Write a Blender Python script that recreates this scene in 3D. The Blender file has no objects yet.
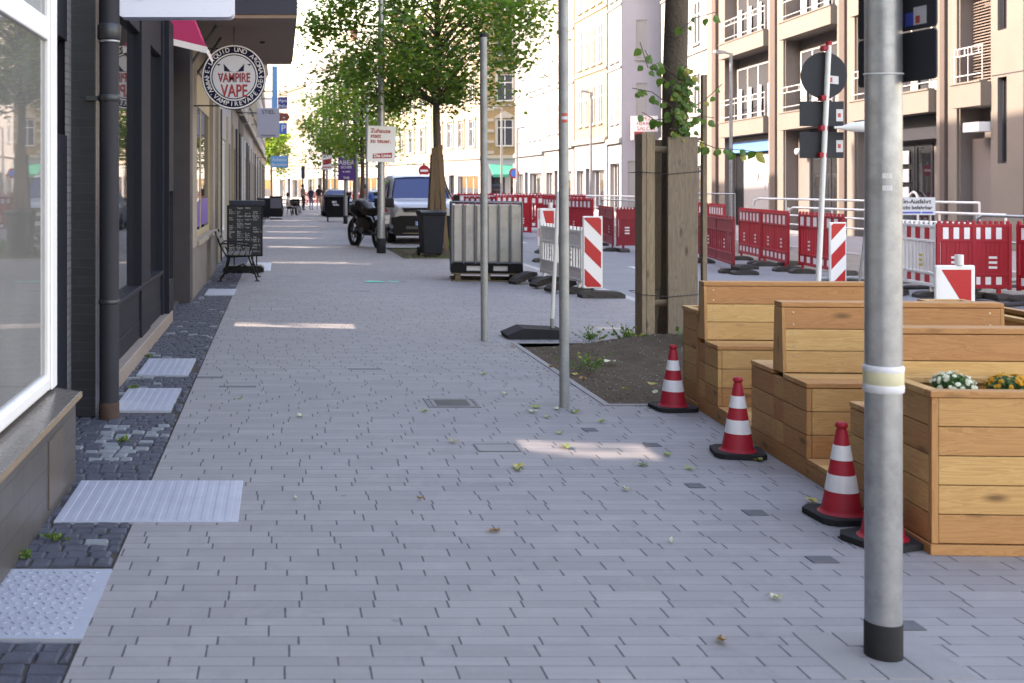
import bpy, math, random
from mathutils import Vector, Matrix, Euler
R = math.radians
rnd = random.Random(7)
scene = bpy.context.scene
COL = scene.collection
F = 1150.0; CX = 280.0; HY = 187.0; EYE = 1.6      # calibrated lens: focal length in pixels, vanishing point, eye height

def P(px, py, Z):
    """world point seen at a pixel when it stands Z metres down the street"""
    return Vector(((px-CX)*Z/F, Z, EYE-(py-HY)*Z/F))

# ------------------------------------------------------------------ materials
MATS = {}
def _nt(name):
    m = bpy.data.materials.new(name); m.use_nodes = True
    nt = m.node_tree
    return m, nt, nt.nodes['Principled BSDF']
def N(nt, t, **kw):
    n = nt.nodes.new(t)
    for k, v in kw.items():
        if k in n.inputs: n.inputs[k].default_value = v
        else: setattr(n, k, v)
    return n
def L(nt, a, b): nt.links.new(a, b)
def coords(nt, scale=(1,1,1), rot=(0,0,0), kind='Object'):
    tc = nt.nodes.new('ShaderNodeTexCoord'); mp = nt.nodes.new('ShaderNodeMapping')
    mp.inputs['Scale'].default_value = scale; mp.inputs['Rotation'].default_value = rot
    L(nt, tc.outputs[kind], mp.inputs[0]); return mp.outputs[0]
def math_(nt, op, a, b=None, c=None):
    n = nt.nodes.new('ShaderNodeMath'); n.operation = op
    for i, v in enumerate((a, b, c)):
        if v is None: continue
        if isinstance(v, (int, float)): n.inputs[i].default_value = v
        else: L(nt, v, n.inputs[i])
    return n.outputs[0]
def mixc(nt, fac, a, b, mode='MIX'):
    n = nt.nodes.new('ShaderNodeMix'); n.data_type = 'RGBA'; n.blend_type = mode
    for i, v in ((0, fac), (6, a), (7, b)):
        if isinstance(v, (int, float)): n.inputs[i].default_value = v
        elif isinstance(v, tuple): n.inputs[i].default_value = v if len(v) == 4 else (*v, 1)
        else: L(nt, v, n.inputs[i])
    return n.outputs[2]
def ramp(nt, fac, p0, p1, c0=(0,0,0,1), c1=(1,1,1,1)):
    n = nt.nodes.new('ShaderNodeValToRGB'); e = n.color_ramp.elements
    e[0].position = p0; e[1].position = p1; e[0].color = c0; e[1].color = c1
    L(nt, fac, n.inputs[0]); return n.outputs[0]
def noise(nt, vec, scale, detail=4, rough=.6):
    n = N(nt, 'ShaderNodeTexNoise', Scale=scale, Detail=detail, Roughness=rough)
    L(nt, vec, n.inputs['Vector']); return n.outputs['Fac']
def bump(nt, bsdf, h, strength=.3, dist=.01):
    b = N(nt, 'ShaderNodeBump', Strength=strength, Distance=dist)
    L(nt, h, b.inputs['Height']); L(nt, b.outputs[0], bsdf.inputs['Normal'])

def mat(name, col, rough=.6, metal=0, var=.18, scale=3, bmp=.15, grime=0, spec=.5, fine=None, bdist=.004):
    """painted or mineral surface with broad and fine unevenness"""
    if name in MATS: return MATS[name]
    m, nt, b = _nt(name)
    v = coords(nt)
    n1 = noise(nt, v, scale, 5); n2 = noise(nt, v, fine or scale*18, 3)
    dark = tuple(c*(1-var) for c in col); lite = tuple(min(1, c*(1+var)) for c in col)
    c = mixc(nt, n1, dark, lite)
    c = mixc(nt, math_(nt, 'MULTIPLY', n2, .35*min(1, var*4)), c, tuple(x*.75 for x in col))
    if grime:
        g = ramp(nt, noise(nt, v, scale*.7, 8, .7), .5, .75)
        c = mixc(nt, math_(nt, 'MULTIPLY', g, grime), c, tuple(x*.35 for x in col))
    L(nt, c, b.inputs['Base Color'])
    rr = math_(nt, 'MULTIPLY_ADD', n2, .2, rough-.1); L(nt, rr, b.inputs['Roughness'])
    b.inputs['Metallic'].default_value = metal; spec = min(spec, .14) if (max(col) < .13 and rough > .35) else spec; b.inputs['Specular IOR Level'].default_value = spec
    if bmp: bump(nt, b, n2, bmp, bdist)
    MATS[name] = m; return m

def mat_wood(name, axis, base=(.60,.385,.18), dark=(.36,.185,.075), old=False):
    if name in MATS: return MATS[name]
    m, nt, b = _nt(name)
    sc = {'x': (1.1, 14, 14), 'y': (14, 1.1, 14), 'z': (12, 12, .9)}[axis]
    gi = nt.nodes.new('ShaderNodeNewGeometry')
    isl = gi.outputs['Random Per Island']
    tc = nt.nodes.new('ShaderNodeTexCoord')
    off = nt.nodes.new('ShaderNodeCombineXYZ')
    L(nt, math_(nt, 'MULTIPLY', isl, 37.0), off.inputs[0]); L(nt, math_(nt, 'MULTIPLY', isl, 91.0), off.inputs[1]); L(nt, math_(nt, 'MULTIPLY', isl, 53.0), off.inputs[2])
    add = nt.nodes.new('ShaderNodeVectorMath'); add.operation = 'ADD'
    L(nt, tc.outputs['Object'], add.inputs[0]); L(nt, off.outputs[0], add.inputs[1])
    mp = nt.nodes.new('ShaderNodeMapping'); mp.inputs['Scale'].default_value = sc; L(nt, add.outputs[0], mp.inputs[0])
    v = mp.outputs[0]
    dist = noise(nt, v, .8, 3)
    w = nt.nodes.new('ShaderNodeTexNoise'); w.inputs['Scale'].default_value = 1.6; w.inputs['Detail'].default_value = 6; w.inputs['Distortion'].default_value = 1.4
    L(nt, v, w.inputs['Vector'])
    g = math_(nt, 'FRACT', math_(nt, 'MULTIPLY', w.outputs['Fac'], 7.0))
    g = math_(nt, 'MULTIPLY', g, .55)
    fine = noise(nt, v, 9, 4)
    fac = math_(nt, 'ADD', g, math_(nt, 'MULTIPLY', fine, .3))
    c = mixc(nt, math_(nt, 'MULTIPLY', fac, .85), base, dark)
    # plank to plank tone
    tone = ramp(nt, isl, 0, 1, (.74,.50,.42,1) if not old else (.7,.72,.74,1), (1.12,1.10,.92,1))
    c = mixc(nt, 1.0, c, tone, 'MULTIPLY')
    # knots
    vo = nt.nodes.new('ShaderNodeTexVoronoi'); vo.inputs['Scale'].default_value = 1.3
    mk = nt.nodes.new('ShaderNodeMapping'); k = {'x': (1.6,5,5), 'y': (5,1.6,5), 'z': (5,5,1.6)}[axis]
    mk.inputs['Scale'].default_value = k; L(nt, add.outputs[0], mk.inputs[0]); L(nt, mk.outputs[0], vo.inputs['Vector'])
    kn = ramp(nt, vo.outputs['Distance'], .04, .15, (1,1,1,1), (0,0,0,1))
    c = mixc(nt, math_(nt, 'MULTIPLY', kn, .9), c, tuple(x*.45 for x in dark))
    L(nt, c, b.inputs['Base Color']); b.inputs['Roughness'].default_value = .6 if not old else .9
    b.inputs['Specular IOR Level'].default_value = .35 if not old else .1
    bump(nt, b, fac, .25, .003)
    MATS[name] = m; return m

def mat_brick(name, col, mortar, w, h, axis='xz', gap=.004, rough=.5, off=.5, var=.2, bdist=.004, spec=.5):
    if name in MATS: return MATS[name]
    m, nt, b = _nt(name)
    tc = nt.nodes.new('ShaderNodeTexCoord'); sp = nt.nodes.new('ShaderNodeSeparateXYZ'); cb = nt.nodes.new('ShaderNodeCombineXYZ')
    L(nt, tc.outputs['Object'], sp.inputs[0])
    if axis == 'xz': L(nt, sp.outputs[0], cb.inputs[0]); L(nt, sp.outputs[2], cb.inputs[1])
    elif axis == 'yz': L(nt, sp.outputs[1], cb.inputs[0]); L(nt, sp.outputs[2], cb.inputs[1])
    elif axis == 'both':
        L(nt, math_(nt, 'ADD', sp.outputs[0], sp.outputs[1]), cb.inputs[0]); L(nt, sp.outputs[2], cb.inputs[1])
    else: L(nt, sp.outputs[0], cb.inputs[0]); L(nt, sp.outputs[1], cb.inputs[1])
    br = nt.nodes.new('ShaderNodeTexBrick'); br.offset = off
    br.inputs['Scale'].default_value = 1; br.inputs['Brick Width'].default_value = w; br.inputs['Row Height'].default_value = h
    br.inputs['Mortar Size'].default_value = gap; br.inputs['Mortar Smooth'].default_value = .2
    br.inputs['Color1'].default_value = (*[c*(1-var) for c in col], 1); br.inputs['Color2'].default_value = (*[min(1, c*(1+var)) for c in col], 1)
    br.inputs['Mortar'].default_value = (*mortar, 1)
    L(nt, cb.outputs[0], br.inputs['Vector'])
    n = noise(nt, tc.outputs['Object'], 6, 6)
    c = mixc(nt, math_(nt, 'MULTIPLY', n, .5), br.outputs['Color'], tuple(x*.6 for x in col))
    L(nt, c, b.inputs['Base Color']); b.inputs['Roughness'].default_value = rough; b.inputs['Specular IOR Level'].default_value = spec
    bump(nt, b, math_(nt, 'SUBTRACT', 1.0, br.outputs['Fac']), .6, bdist)
    MATS[name] = m; return m

def mat_glass(name, tint=(.04,.05,.06), rough=.02, clear=.0, ior=1.75, refl=1.0):
    """window glass: mirrors the street by Fresnel, lets part of the view through"""
    if name in MATS: return MATS[name]
    m, nt, b = _nt(name); nt.nodes.remove(b)
    out = nt.nodes['Material Output']
    gl = N(nt, 'ShaderNodeBsdfGlossy', Roughness=rough); gl.inputs['Color'].default_value = (.95,.95,.95,1)
    if clear:
        tr = nt.nodes.new('ShaderNodeBsdfTransparent'); tr.inputs['Color'].default_value = (clear, clear, clear, 1); base = tr
    else:
        base = N(nt, 'ShaderNodeBsdfDiffuse'); base.inputs['Color'].default_value = (*tint, 1)
    fr = N(nt, 'ShaderNodeFresnel', IOR=ior)
    mx = nt.nodes.new('ShaderNodeMixShader')
    v = coords(nt); nz = noise(nt, v, 1.3, 1)
    bp = N(nt, 'ShaderNodeBump', Strength=.04, Distance=.02); L(nt, nz, bp.inputs['Height']); L(nt, bp.outputs[0], gl.inputs['Normal'])
    L(nt, math_(nt, 'MULTIPLY', fr.outputs[0], refl), mx.inputs[0]); L(nt, base.outputs[0], mx.inputs[1]); L(nt, gl.outputs[0], mx.inputs[2])
    last = mx
    if clear:      # dusty film, its paleness also standing in for a brighter reflection
        df = N(nt, 'ShaderNodeBsdfDiffuse'); df.inputs['Color'].default_value = (.62,.61,.58,1); m2 = nt.nodes.new('ShaderNodeMixShader')
        L(nt, math_(nt, 'MULTIPLY_ADD', noise(nt, v, 2.5, 6), .16, .12), m2.inputs[0]); L(nt, mx.outputs[0], m2.inputs[1]); L(nt, df.outputs[0], m2.inputs[2]); last = m2
    L(nt, last.outputs[0], out.inputs['Surface'])
    MATS[name] = m; return m

def mat_leaf(name, c0, c1, c2=None, trans=.35):
    if name in MATS: return MATS[name]
    m, nt, b = _nt(name); out = nt.nodes['Material Output']
    gi = nt.nodes.new('ShaderNodeNewGeometry'); isl = gi.outputs['Random Per Island']
    v = coords(nt, kind='Object'); n = noise(nt, v, .8, 3)
    c = mixc(nt, isl, c0, c1); c = mixc(nt, math_(nt, 'MULTIPLY', n, .35), c, tuple(x*.6 for x in c0))
    if c2:
        s = math_(nt, 'GREATER_THAN', math_(nt, 'FRACT', math_(nt, 'MULTIPLY', isl, 17.3)), .88)
        c = mixc(nt, s, c, c2)
    L(nt, c, b.inputs['Base Color']); b.inputs['Roughness'].default_value = .5; b.inputs['Specular IOR Level'].default_value = .4
    t = nt.nodes.new('ShaderNodeBsdfTranslucent'); L(nt, mixc(nt, 1.0, c, (1.5,1.7,.8,1), 'MULTIPLY'), t.inputs['Color'])
    mx = nt.nodes.new('ShaderNodeMixShader'); mx.inputs[0].default_value = trans
    L(nt, b.outputs[0], mx.inputs[1]); L(nt, t.outputs[0], mx.inputs[2]); L(nt, mx.outputs[0], out.inputs['Surface'])
    MATS[name] = m; return m

# ------------------------------------------------------------------ mesh builder
_TXT = {}
def text_geo(s, size=1.0, bold=0.0, align='CENTER'):
    key = (s, size, bold, align)
    if key in _TXT: return _TXT[key]
    cu = bpy.data.curves.new('txt', 'FONT'); cu.body = s; cu.size = size; cu.align_x = align; cu.align_y = 'CENTER'
    cu.offset = bold; cu.resolution_u = 3; cu.fill_mode = 'FRONT'
    o = bpy.data.objects.new('txt', cu); COL.objects.link(o)
    dg = bpy.context.evaluated_depsgraph_get(); dg.update()
    me = bpy.data.meshes.new_from_object(o.evaluated_get(dg))
    vs = [v.co.copy() for v in me.vertices]; fs = [tuple(p.vertices) for p in me.polygons]
    bpy.data.meshes.remove(me); bpy.data.objects.remove(o); bpy.data.curves.remove(cu)
    _TXT[key] = (vs, fs); return vs, fs

class MB:
    def __init__(s): s.v = []; s.f = []; s.m = []; s.mats = []; s.sm = []
    def mi(s, m):
        if m not in s.mats: s.mats.append(m)
        return s.mats.index(m)
    def add(s, vs, fs, m, M=None, smooth=False):
        b = len(s.v); i = s.mi(m)
        for p in vs:
            p = Vector(p); s.v.append(M @ p if M else p)
        for f in fs: s.f.append(tuple(b+k for k in f)); s.m.append(i); s.sm.append(smooth)
    def box(s, x0, x1, y0, y1, z0, z1, m, M=None):
        vs = [(x,y,z) for z in (z0,z1) for y in (y0,y1) for x in (x0,x1)]
        s.add(vs, [(0,2,3,1),(4,5,7,6),(0,1,5,4),(2,6,7,3),(0,4,6,2),(1,3,7,5)], m, M)
    def cbox(s, c, d, m, rot=None):
        M = Matrix.Translation(Vector(c)) @ (Euler(rot).to_matrix().to_4x4() if rot else Matrix())
        s.box(-d[0]/2, d[0]/2, -d[1]/2, d[1]/2, -d[2]/2, d[2]/2, m, M)
    def prism(s, poly, axis, a, b, m, M=None, smooth=False):
        """2-D polygon (ccw) extruded along axis; poly coords are the other two axes in order"""
        n = len(poly)
        def p3(u, v, w):
            return {'x': (w,u,v), 'y': (u,w,v), 'z': (u,v,w)}[axis]
        vs = [p3(u,v,a) for u,v in poly] + [p3(u,v,b) for u,v in poly]
        fs = [(i, (i+1)%n, n+(i+1)%n, n+i) for i in range(n)]
        s.add(vs, fs, m, M, smooth); s.add(vs, [tuple(range(n))[::-1], tuple(range(n,2*n))], m, M)
    def tube(s, p0, p1, r0, m, r1=None, seg=12, caps=True):
        p0 = Vector(p0); p1 = Vector(p1); r1 = r0 if r1 is None else r1
        d = (p1-p0).normalized(); a = d.orthogonal().normalized(); b = d.cross(a)
        vs = []
        for p, r in ((p0,r0),(p1,r1)):
            for i in range(seg):
                t = 2*math.pi*i/seg; vs.append(p + a*math.cos(t)*r + b*math.sin(t)*r)
        s.add(vs, [(i,(i+1)%seg,seg+(i+1)%seg,seg+i) for i in range(seg)], m, None, True)
        if caps: s.add(vs, [tuple(range(seg))[::-1], tuple(range(seg,2*seg))], m)
    def path(s, pts, rs, m, seg=8, closed=False):
        pts = [Vector(p) for p in pts]; n = len(pts)
        if isinstance(rs, (int,float)): rs = [rs]*n
        vs = []; prev = None
        for i, p in enumerate(pts):
            a = pts[(i-1)%n] if closed or i > 0 else p; b = pts[(i+1)%n] if closed or i < n-1 else p
            d = (b-a).normalized()
            if prev is None: o = d.orthogonal().normalized()
            else: o = (prev - d*prev.dot(d)).normalized()
            prev = o; q = d.cross(o)
            for k in range(seg):
                t = 2*math.pi*k/seg; vs.append(p + (o*math.cos(t)+q*math.sin(t))*rs[i])
        fs = []
        for i in range(n if closed else n-1):
            j = (i+1)%n
            for k in range(seg): fs.append((i*seg+k, i*seg+(k+1)%seg, j*seg+(k+1)%seg, j*seg+k))
        s.add(vs, fs, m, None, True)
        if not closed: s.add(vs, [tuple(range(seg))[::-1], tuple(range((n-1)*seg, n*seg))], m)
    def lathe(s, prof, m, c=(0,0,0), seg=20, M=None, smooth=True):
        """prof: list of (r, z)"""
        vs = []
        for r, z in prof:
            for k in range(seg):
                t = 2*math.pi*k/seg; vs.append((c[0]+r*math.cos(t), c[1]+r*math.sin(t), c[2]+z))
        fs = [(i*seg+k, i*seg+(k+1)%seg, (i+1)*seg+(k+1)%seg, (i+1)*seg+k) for i in range(len(prof)-1) for k in range(seg)]
        s.add(vs, fs, m, M, smooth)
        n = len(prof)
        s.add(vs, [tuple(range(seg))[::-1], tuple(range((n-1)*seg, n*seg))], m, M)
    def quad(s, a, b, c, d, m): s.add([a,b,c,d], [(0,1,2,3)], m)
    def text(s, t, size, M, m, bold=0.0, align='CENTER'):
        vs, fs = text_geo(t, size, bold, align); s.add(vs, fs, m, M)
    def build(s, name, parent=None, loc=None, bevel=0, seg=2):
        me = bpy.data.meshes.new(name); me.from_pydata([tuple(v) for v in s.v], [], s.f)
        for m in s.mats: me.materials.append(m)
        me.polygons.foreach_set('material_index', s.m); me.polygons.foreach_set('use_smooth', s.sm)
        me.update()
        o = bpy.data.objects.new(name, me); COL.objects.link(o)
        if parent: o.parent = parent
        if loc: o.location = loc
        if bevel:
            b = o.modifiers.new('bevel', 'BEVEL'); b.width = bevel; b.segments = seg; b.limit_method = 'ANGLE'; b.angle_limit = R(40)
        return o

FRONT = Matrix.Rotation(R(90), 4, 'X')          # text readable from the camera side (-Y)
def front(x, y, z, rz=0): return Matrix.Translation((x,y,z)) @ Matrix.Rotation(rz, 4, 'Z') @ FRONT

def tag(o, label=None, cat=None, group=None, kind=None):
    if label: o['label'] = label
    if cat: o['category'] = cat
    if group: o['group'] = group
    if kind: o['kind'] = kind
    return o
def thing(name, label, cat, loc=(0,0,0), rz=0, group=None):
    o = bpy.data.objects.new(name, None); COL.objects.link(o); o.empty_display_size = .1
    o.location = loc; o.rotation_euler = (0,0,rz)
    return tag(o, label, cat, group)
def struct(mb, name, bevel=0):
    return tag(mb.build(name, bevel=bevel), kind='structure')
def dup(root, loc, rz=None, label=None, group=None, scale=None):
    def cp(o, par):
        c = o.copy(); COL.objects.link(c)
        if par: c.parent = par
        for ch in [x for x in KIDS.get(o.name, [])]: cp(ch, c)
        return c
    KIDS = {}
    for o in bpy.data.objects:
        if o.parent: KIDS.setdefault(o.parent.name, []).append(o)
    r = cp(root, None); r.location = loc
    if rz is not None: r.rotation_euler = (0,0,rz)
    if label: r['label'] = label
    if group: r['group'] = group
    if scale: r.scale = scale
    return r

# ------------------------------------------------------------------ shared materials
m_galv = mat('galvanised_steel', (.36,.38,.40), .42, .7, .42, 14, .2, grime=.45)
m_galv2 = mat('dull_galvanised', (.33,.34,.33), .6, .45, .3, 14, .15, grime=.4)
m_black = mat('black_rubber', (.03,.03,.032), .8, 0, .3, 8, .3)
m_blackp = mat('black_plastic', (.010,.010,.012), .45, 0, .2, 5, .05)
m_dark = mat('dark_bin_plastic', (.020,.022,.028), .55, 0, .2, 5, .1, grime=.3)
m_red = mat('red_plastic', (.40,.008,.020), .6, 0, .15, 4, .06, grime=.25)
m_redd = mat('faded_red_plastic', (.27,.008,.020), .6, 0, .2, 4, .06, grime=.3)  # darker red than the striped barriers
m_white = mat('white_plastic', (.74,.74,.72), .42, 0, .06, 4, .05, grime=.18)
m_whitep = mat('white_paint', (.8,.8,.8), .4, 0, .05, 3, .03)
m_refw = mat('reflective_white', (.78,.78,.79), .3, 0, .06, 30, .05, grime=.1)
m_refr = mat('reflective_red', (.50,.012,.02), .3, 0, .08, 30, .05)
m_signback = mat('sign_back_grey', (.04,.044,.052), .55, .1, .12, 4, .03)
m_steel = mat('dark_steel', (.07,.075,.08), .45, .6, .2, 8, .1)
m_glassf = mat_glass('far_window_glass', (.055,.058,.065), rough=.2, refl=.05)
m_glassd = mat_glass('dark_window_glass', (.02,.022,.025), ior=2.2)
m_glassc = mat_glass('clear_shop_glass', clear=.7, ior=4.5)
m_ink = mat('black_print', (.03,.03,.035), .6, 0, .05)
# ================================================================== ground
def mat_pavers():
    m, nt, b = _nt('concrete_pavers')
    tc = nt.nodes.new('ShaderNodeTexCoord'); sp = nt.nodes.new('ShaderNodeSeparateXYZ'); L(nt, tc.outputs['Object'], sp.inputs[0])
    x, y = sp.outputs[0], sp.outputs[1]
    PER, A = .178, .103
    q = math_(nt, 'DIVIDE', y, PER); k = math_(nt, 'FLOOR', q); fr = math_(nt, 'MULTIPLY', math_(nt, 'SUBTRACT', q, k), PER)
    isb = math_(nt, 'GREATER_THAN', fr, A)
    row = math_(nt, 'MULTIPLY_ADD', k, 2.0, isb)
    # distance to the row joints
    la = math_(nt, 'MINIMUM', fr, math_(nt, 'ABSOLUTE', math_(nt, 'SUBTRACT', fr, A)))
    dy = math_(nt, 'MINIMUM', la, math_(nt, 'SUBTRACT', PER, fr))
    wn = nt.nodes.new('ShaderNodeTexWhiteNoise'); wn.noise_dimensions = '1D'; L(nt, row, wn.inputs['W'])
    W = .285
    u = math_(nt, 'ADD', math_(nt, 'DIVIDE', x, W), math_(nt, 'MULTIPLY', wn.outputs['Value'], 7.0))
    ku = math_(nt, 'FLOOR', u); fu = math_(nt, 'SUBTRACT', u, ku)
    # some stones are cut short: second joint inside the stone
    cv = nt.nodes.new('ShaderNodeCombineXYZ'); L(nt, ku, cv.inputs[0]); L(nt, row, cv.inputs[1])
    w2 = nt.nodes.new('ShaderNodeTexWhiteNoise'); w2.noise_dimensions = '2D'; L(nt, cv.outputs[0], w2.inputs['Vector'])
    r2 = w2.outputs['Value']
    dx = math_(nt, 'MULTIPLY', math_(nt, 'MINIMUM', fu, math_(nt, 'SUBTRACT', 1.0, fu)), W)
    wob = noise(nt, tc.outputs['Object'], 30, 2)
    jx = math_(nt, 'LESS_THAN', dx, math_(nt, 'MULTIPLY_ADD', wob, .005, .0012))
    jy = math_(nt, 'LESS_THAN', dy, math_(nt, 'MULTIPLY_ADD', wob, .0025, .0006))
    big = noise(nt, tc.outputs['Object'], .55, 5, .6); fine = noise(nt, tc.outputs['Object'], 55, 4); mid = noise(nt, tc.outputs['Object'], 5, 6, .7)
    c = mixc(nt, r2, (.235,.222,.222,1), (.292,.275,.27,1))
    c = mixc(nt, math_(nt, 'MULTIPLY', ramp(nt, big, .35, .7), .42), c, (.215,.205,.215,1))
    c = mixc(nt, math_(nt, 'MULTIPLY', ramp(nt, mid, .5, .75), .28), c, (.42,.395,.38,1))
    sm = nt.nodes.new('ShaderNodeMapping'); sm.inputs['Scale'].default_value = (1.2,34,1); L(nt, tc.outputs['Object'], sm.inputs[0]); c = mixc(nt, math_(nt, 'MULTIPLY', ramp(nt, noise(nt, sm.outputs[0], 1.0, 3), .4, .7), .3), c, (.19,.18,.185,1))
    c = mixc(nt, math_(nt, 'MULTIPLY', fine, .18), c, (.17,.155,.16,1))
    st = ramp(nt, noise(nt, tc.outputs['Object'], 1.7, 7, .75), .60, .72)
    c = mixc(nt, math_(nt, 'MULTIPLY', st, .3), c, (.22,.205,.21,1))
    gum = nt.nodes.new('ShaderNodeTexVoronoi'); gum.inputs['Scale'].default_value = 2.6; L(nt, tc.outputs['Object'], gum.inputs['Vector'])
    gs = ramp(nt, gum.outputs['Distance'], .035, .055, (1,1,1,1), (0,0,0,1)); c = mixc(nt, math_(nt, 'MULTIPLY', gs, .45), c, (.12,.11,.12,1))
    st2 = ramp(nt, noise(nt, tc.outputs['Object'], .9, 8, .8), .56, .66); c = mixc(nt, math_(nt, 'MULTIPLY', st2, .35), c, (.15,.14,.15,1))
    dark = math_(nt, 'GREATER_THAN', r2, .998)
    c = mixc(nt, math_(nt, 'MULTIPLY', dark, .75), c, (.06,.06,.075,1))
    c = mixc(nt, math_(nt, 'MULTIPLY', jy, .72), c, (.07,.068,.08,1))
    c = mixc(nt, math_(nt, 'MULTIPLY', jx, .9), c, (.045,.042,.05,1))
    L(nt, c, b.inputs['Base Color']); b.inputs['Roughness'].default_value = .78; b.inputs['Specular IOR Level'].default_value = .35
    j = math_(nt, 'MAXIMUM', math_(nt, 'MULTIPLY', jy, .7), jx)
    h = math_(nt, 'ADD', math_(nt, 'SUBTRACT', 1.0, j), math_(nt, 'ADD', math_(nt, 'MULTIPLY', fine, .25), math_(nt, 'MULTIPLY', r2, .35)))
    bump(nt, b, h, .45, .004)
    return m
m_pav = mat_pavers()
m_pavf = mat('far_paving', (.24,.235,.24), .85, 0, .15, 1.5, .2, fine=50)
m_road = mat('worn_road_concrete', (.185,.19,.205), .85, 0, .2, .8, .3, grime=.3, fine=60)
m_cob = mat('basalt_cobble', (.072,.075,.095), .65, 0, .5, 9, .5, fine=70, grime=.25, bdist=.006)
m_cobl = mat('pale_granite_cobble', (.17,.185,.20), .7, 0, .4, 9, .4, fine=70)
m_joint = mat('sandy_joint', (.075,.065,.055), .95, 0, .35, 12, .5)
m_collar = mat('pole_collar_stone', (.235,.222,.22), .8, 0, .15, 6, .2, fine=80)
m_kerb = mat('kerb_granite', (.36,.345,.34), .8, 0, .15, 6, .2, fine=80)
m_soil = mat('tree_pit_soil', (.115,.085,.06), .98, 0, .45, 5, .9, grime=.4, fine=90, bdist=.02)
m_rubble = mat('construction_sand', (.20,.175,.145), .95, 0, .35, 1.5, .8, grime=.5, fine=30, bdist=.03)

KX = 4.95      # kerb line
g = MB()       # one big ground sheet out to the horizon
g.quad((-900,-300,-.16),(900,-300,-.16),(900,1500,-.16),(-900,1500,-.16), m_road); struct(g, 'ground')
g = MB(); g.box(KX+.17, 13.9, -10, 260, -.3, -.10, m_road); struct(g, 'road')
g = MB()       # foot pavement with the tree pits cut out
PITS = [(2.42, 4.80, 8.46, 11.75), (2.75, 4.80, 25.6, 30.2)]
def slab(x0,x1,y0,y1): g.box(x0,x1,y0,y1,-.3,0,m_pav)
slab(-.70, 2.42, -6, 130); slab(2.42, KX, -6, 8.46); slab(2.42, KX, 11.75, 25.6); slab(2.42, 2.75, 25.6, 30.2); slab(2.42, KX, 30.2, 130)
slab(4.80, KX, 8.46, 11.75); slab(4.80, KX, 25.6, 30.2)
struct(g, 'pavement')
g = MB()
for i in range(140):
    y = -6+i*1.0; g.box(KX, KX+.17, y+.004, y+.996, -.3, .004, m_kerb)
struct(g, 'kerb', bevel=.012)
g = MB(); g.box(13.9, 30, -10, 130, -.3, .0, m_pav); g.box(13.75,13.9,-10,130,-.3,.004,m_kerb); struct(g, 'far_pavement')
# construction trench ground with rubble, between the barriers and the far pavement
g = MB(); n = 60
for i in range(90):
    for j in range(10):
        pass
vs = []; fs = []; nx, ny = 14, 110
hh = {}
for j in range(ny+1):
    for i in range(nx+1):
        e = 0 if i in (0, nx) or j in (0, ny) else 1
        vs.append((10.9+i*(2.8/nx), 14+j*.62, -.094+e*rnd.uniform(0,.11)))
for j in range(ny):
    for i in range(nx):
        a = j*(nx+1)+i; fs.append((a, a+1, a+nx+2, a+nx+1))
g.add(vs, fs, m_rubble, None, True); struct(g, 'dug_up_ground')

# cobble strip along the facades: single stones close by
g = MB(); g.box(-1.6, -.705, -6, 110, -.3, -.012, m_joint)
PLATES = [(-1.08,-.20,5.48,6.25,'wide ribbed steel cover plate reaching out over the pavers'), (-1.15,-.70,4.06,4.80,'studded pale steel cover plate nearest the bottom left corner'),
          (-1.20,-.78,8.20,9.12,'ribbed cover plate in the cobbles beside the drainpipe foot'), (-1.22,-.78,9.75,10.70,'ribbed cover plate in the cobbles before the long shop sill'),
          (-1.12,-.68,17.0,18.0,'pale cover plate in the cobbles in front of the slatted bench'), (-.52,-.18,21.9,24.3,'small pale cover plate beside the chalkboard foot')]
y = 3.2
row = 0
while y < 26:
    d = rnd.uniform(.08,.105) if y < 14 else rnd.uniform(.09,.13)
    x = -1.56 + rnd.uniform(-.04,.0)
    while x < -.715:
        w = rnd.uniform(.075,.12)
        if x+w > -.735: w = -.712-x
        if w < .035: break
        cx, cy = x+w/2, y+d/2
        if not any(a-.02 < cx+.0 < b_+.02 and c-.03 < cy < e+.03 for a,b_,c,e,_ in PLATES):
            gp = rnd.uniform(.002,.005); t = rnd.uniform(-.003,.004); k = rnd.uniform(.006,.012)
            m = m_cobl if (rnd.random() < .05 or (6.75 < cy < 7.75 and -1.15 < cx < -.78 and rnd.random() < .6)) else m_cob
            x0,x1,y0,y1 = x+gp,x+w-gp,y+gp,y+d-gp
            j = lambda s_=.006: rnd.uniform(-s_,s_)
            lo = [(x0,y0,-.05),(x1,y0,-.05),(x1,y1,-.05),(x0,y1,-.05)]
            md = [(x0+j(),y0+j(),t-.010),(x1+j(),y0+j(),t-.010),(x1+j(),y1+j(),t-.010),(x0+j(),y1+j(),t-.010)]
            up = [(p[0]+sx*k, p[1]+sy*k, t+j(.002)) for p,(sx,sy) in zip(md, ((1,1),(-1,1),(-1,-1),(1,-1)))]
            g.add(lo+md+up, [(0,1,5,4),(1,2,6,5),(2,3,7,6),(3,0,4,7),(4,5,9,8),(5,6,10,9),(6,7,11,10),(7,4,8,11),(8,9,10,11)], m)
        x += w
    y += d
m_cobfar = mat_brick('far_cobbles', (.10,.10,.12), (.05,.045,.045), .11, .10, 'xy', gap=.01, rough=.8, var=.35, bdist=.01)
g.box(-1.6,-.705, 26, 110, -.2, -.002, m_cobfar)
struct(g, 'cobble_strip')

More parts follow.
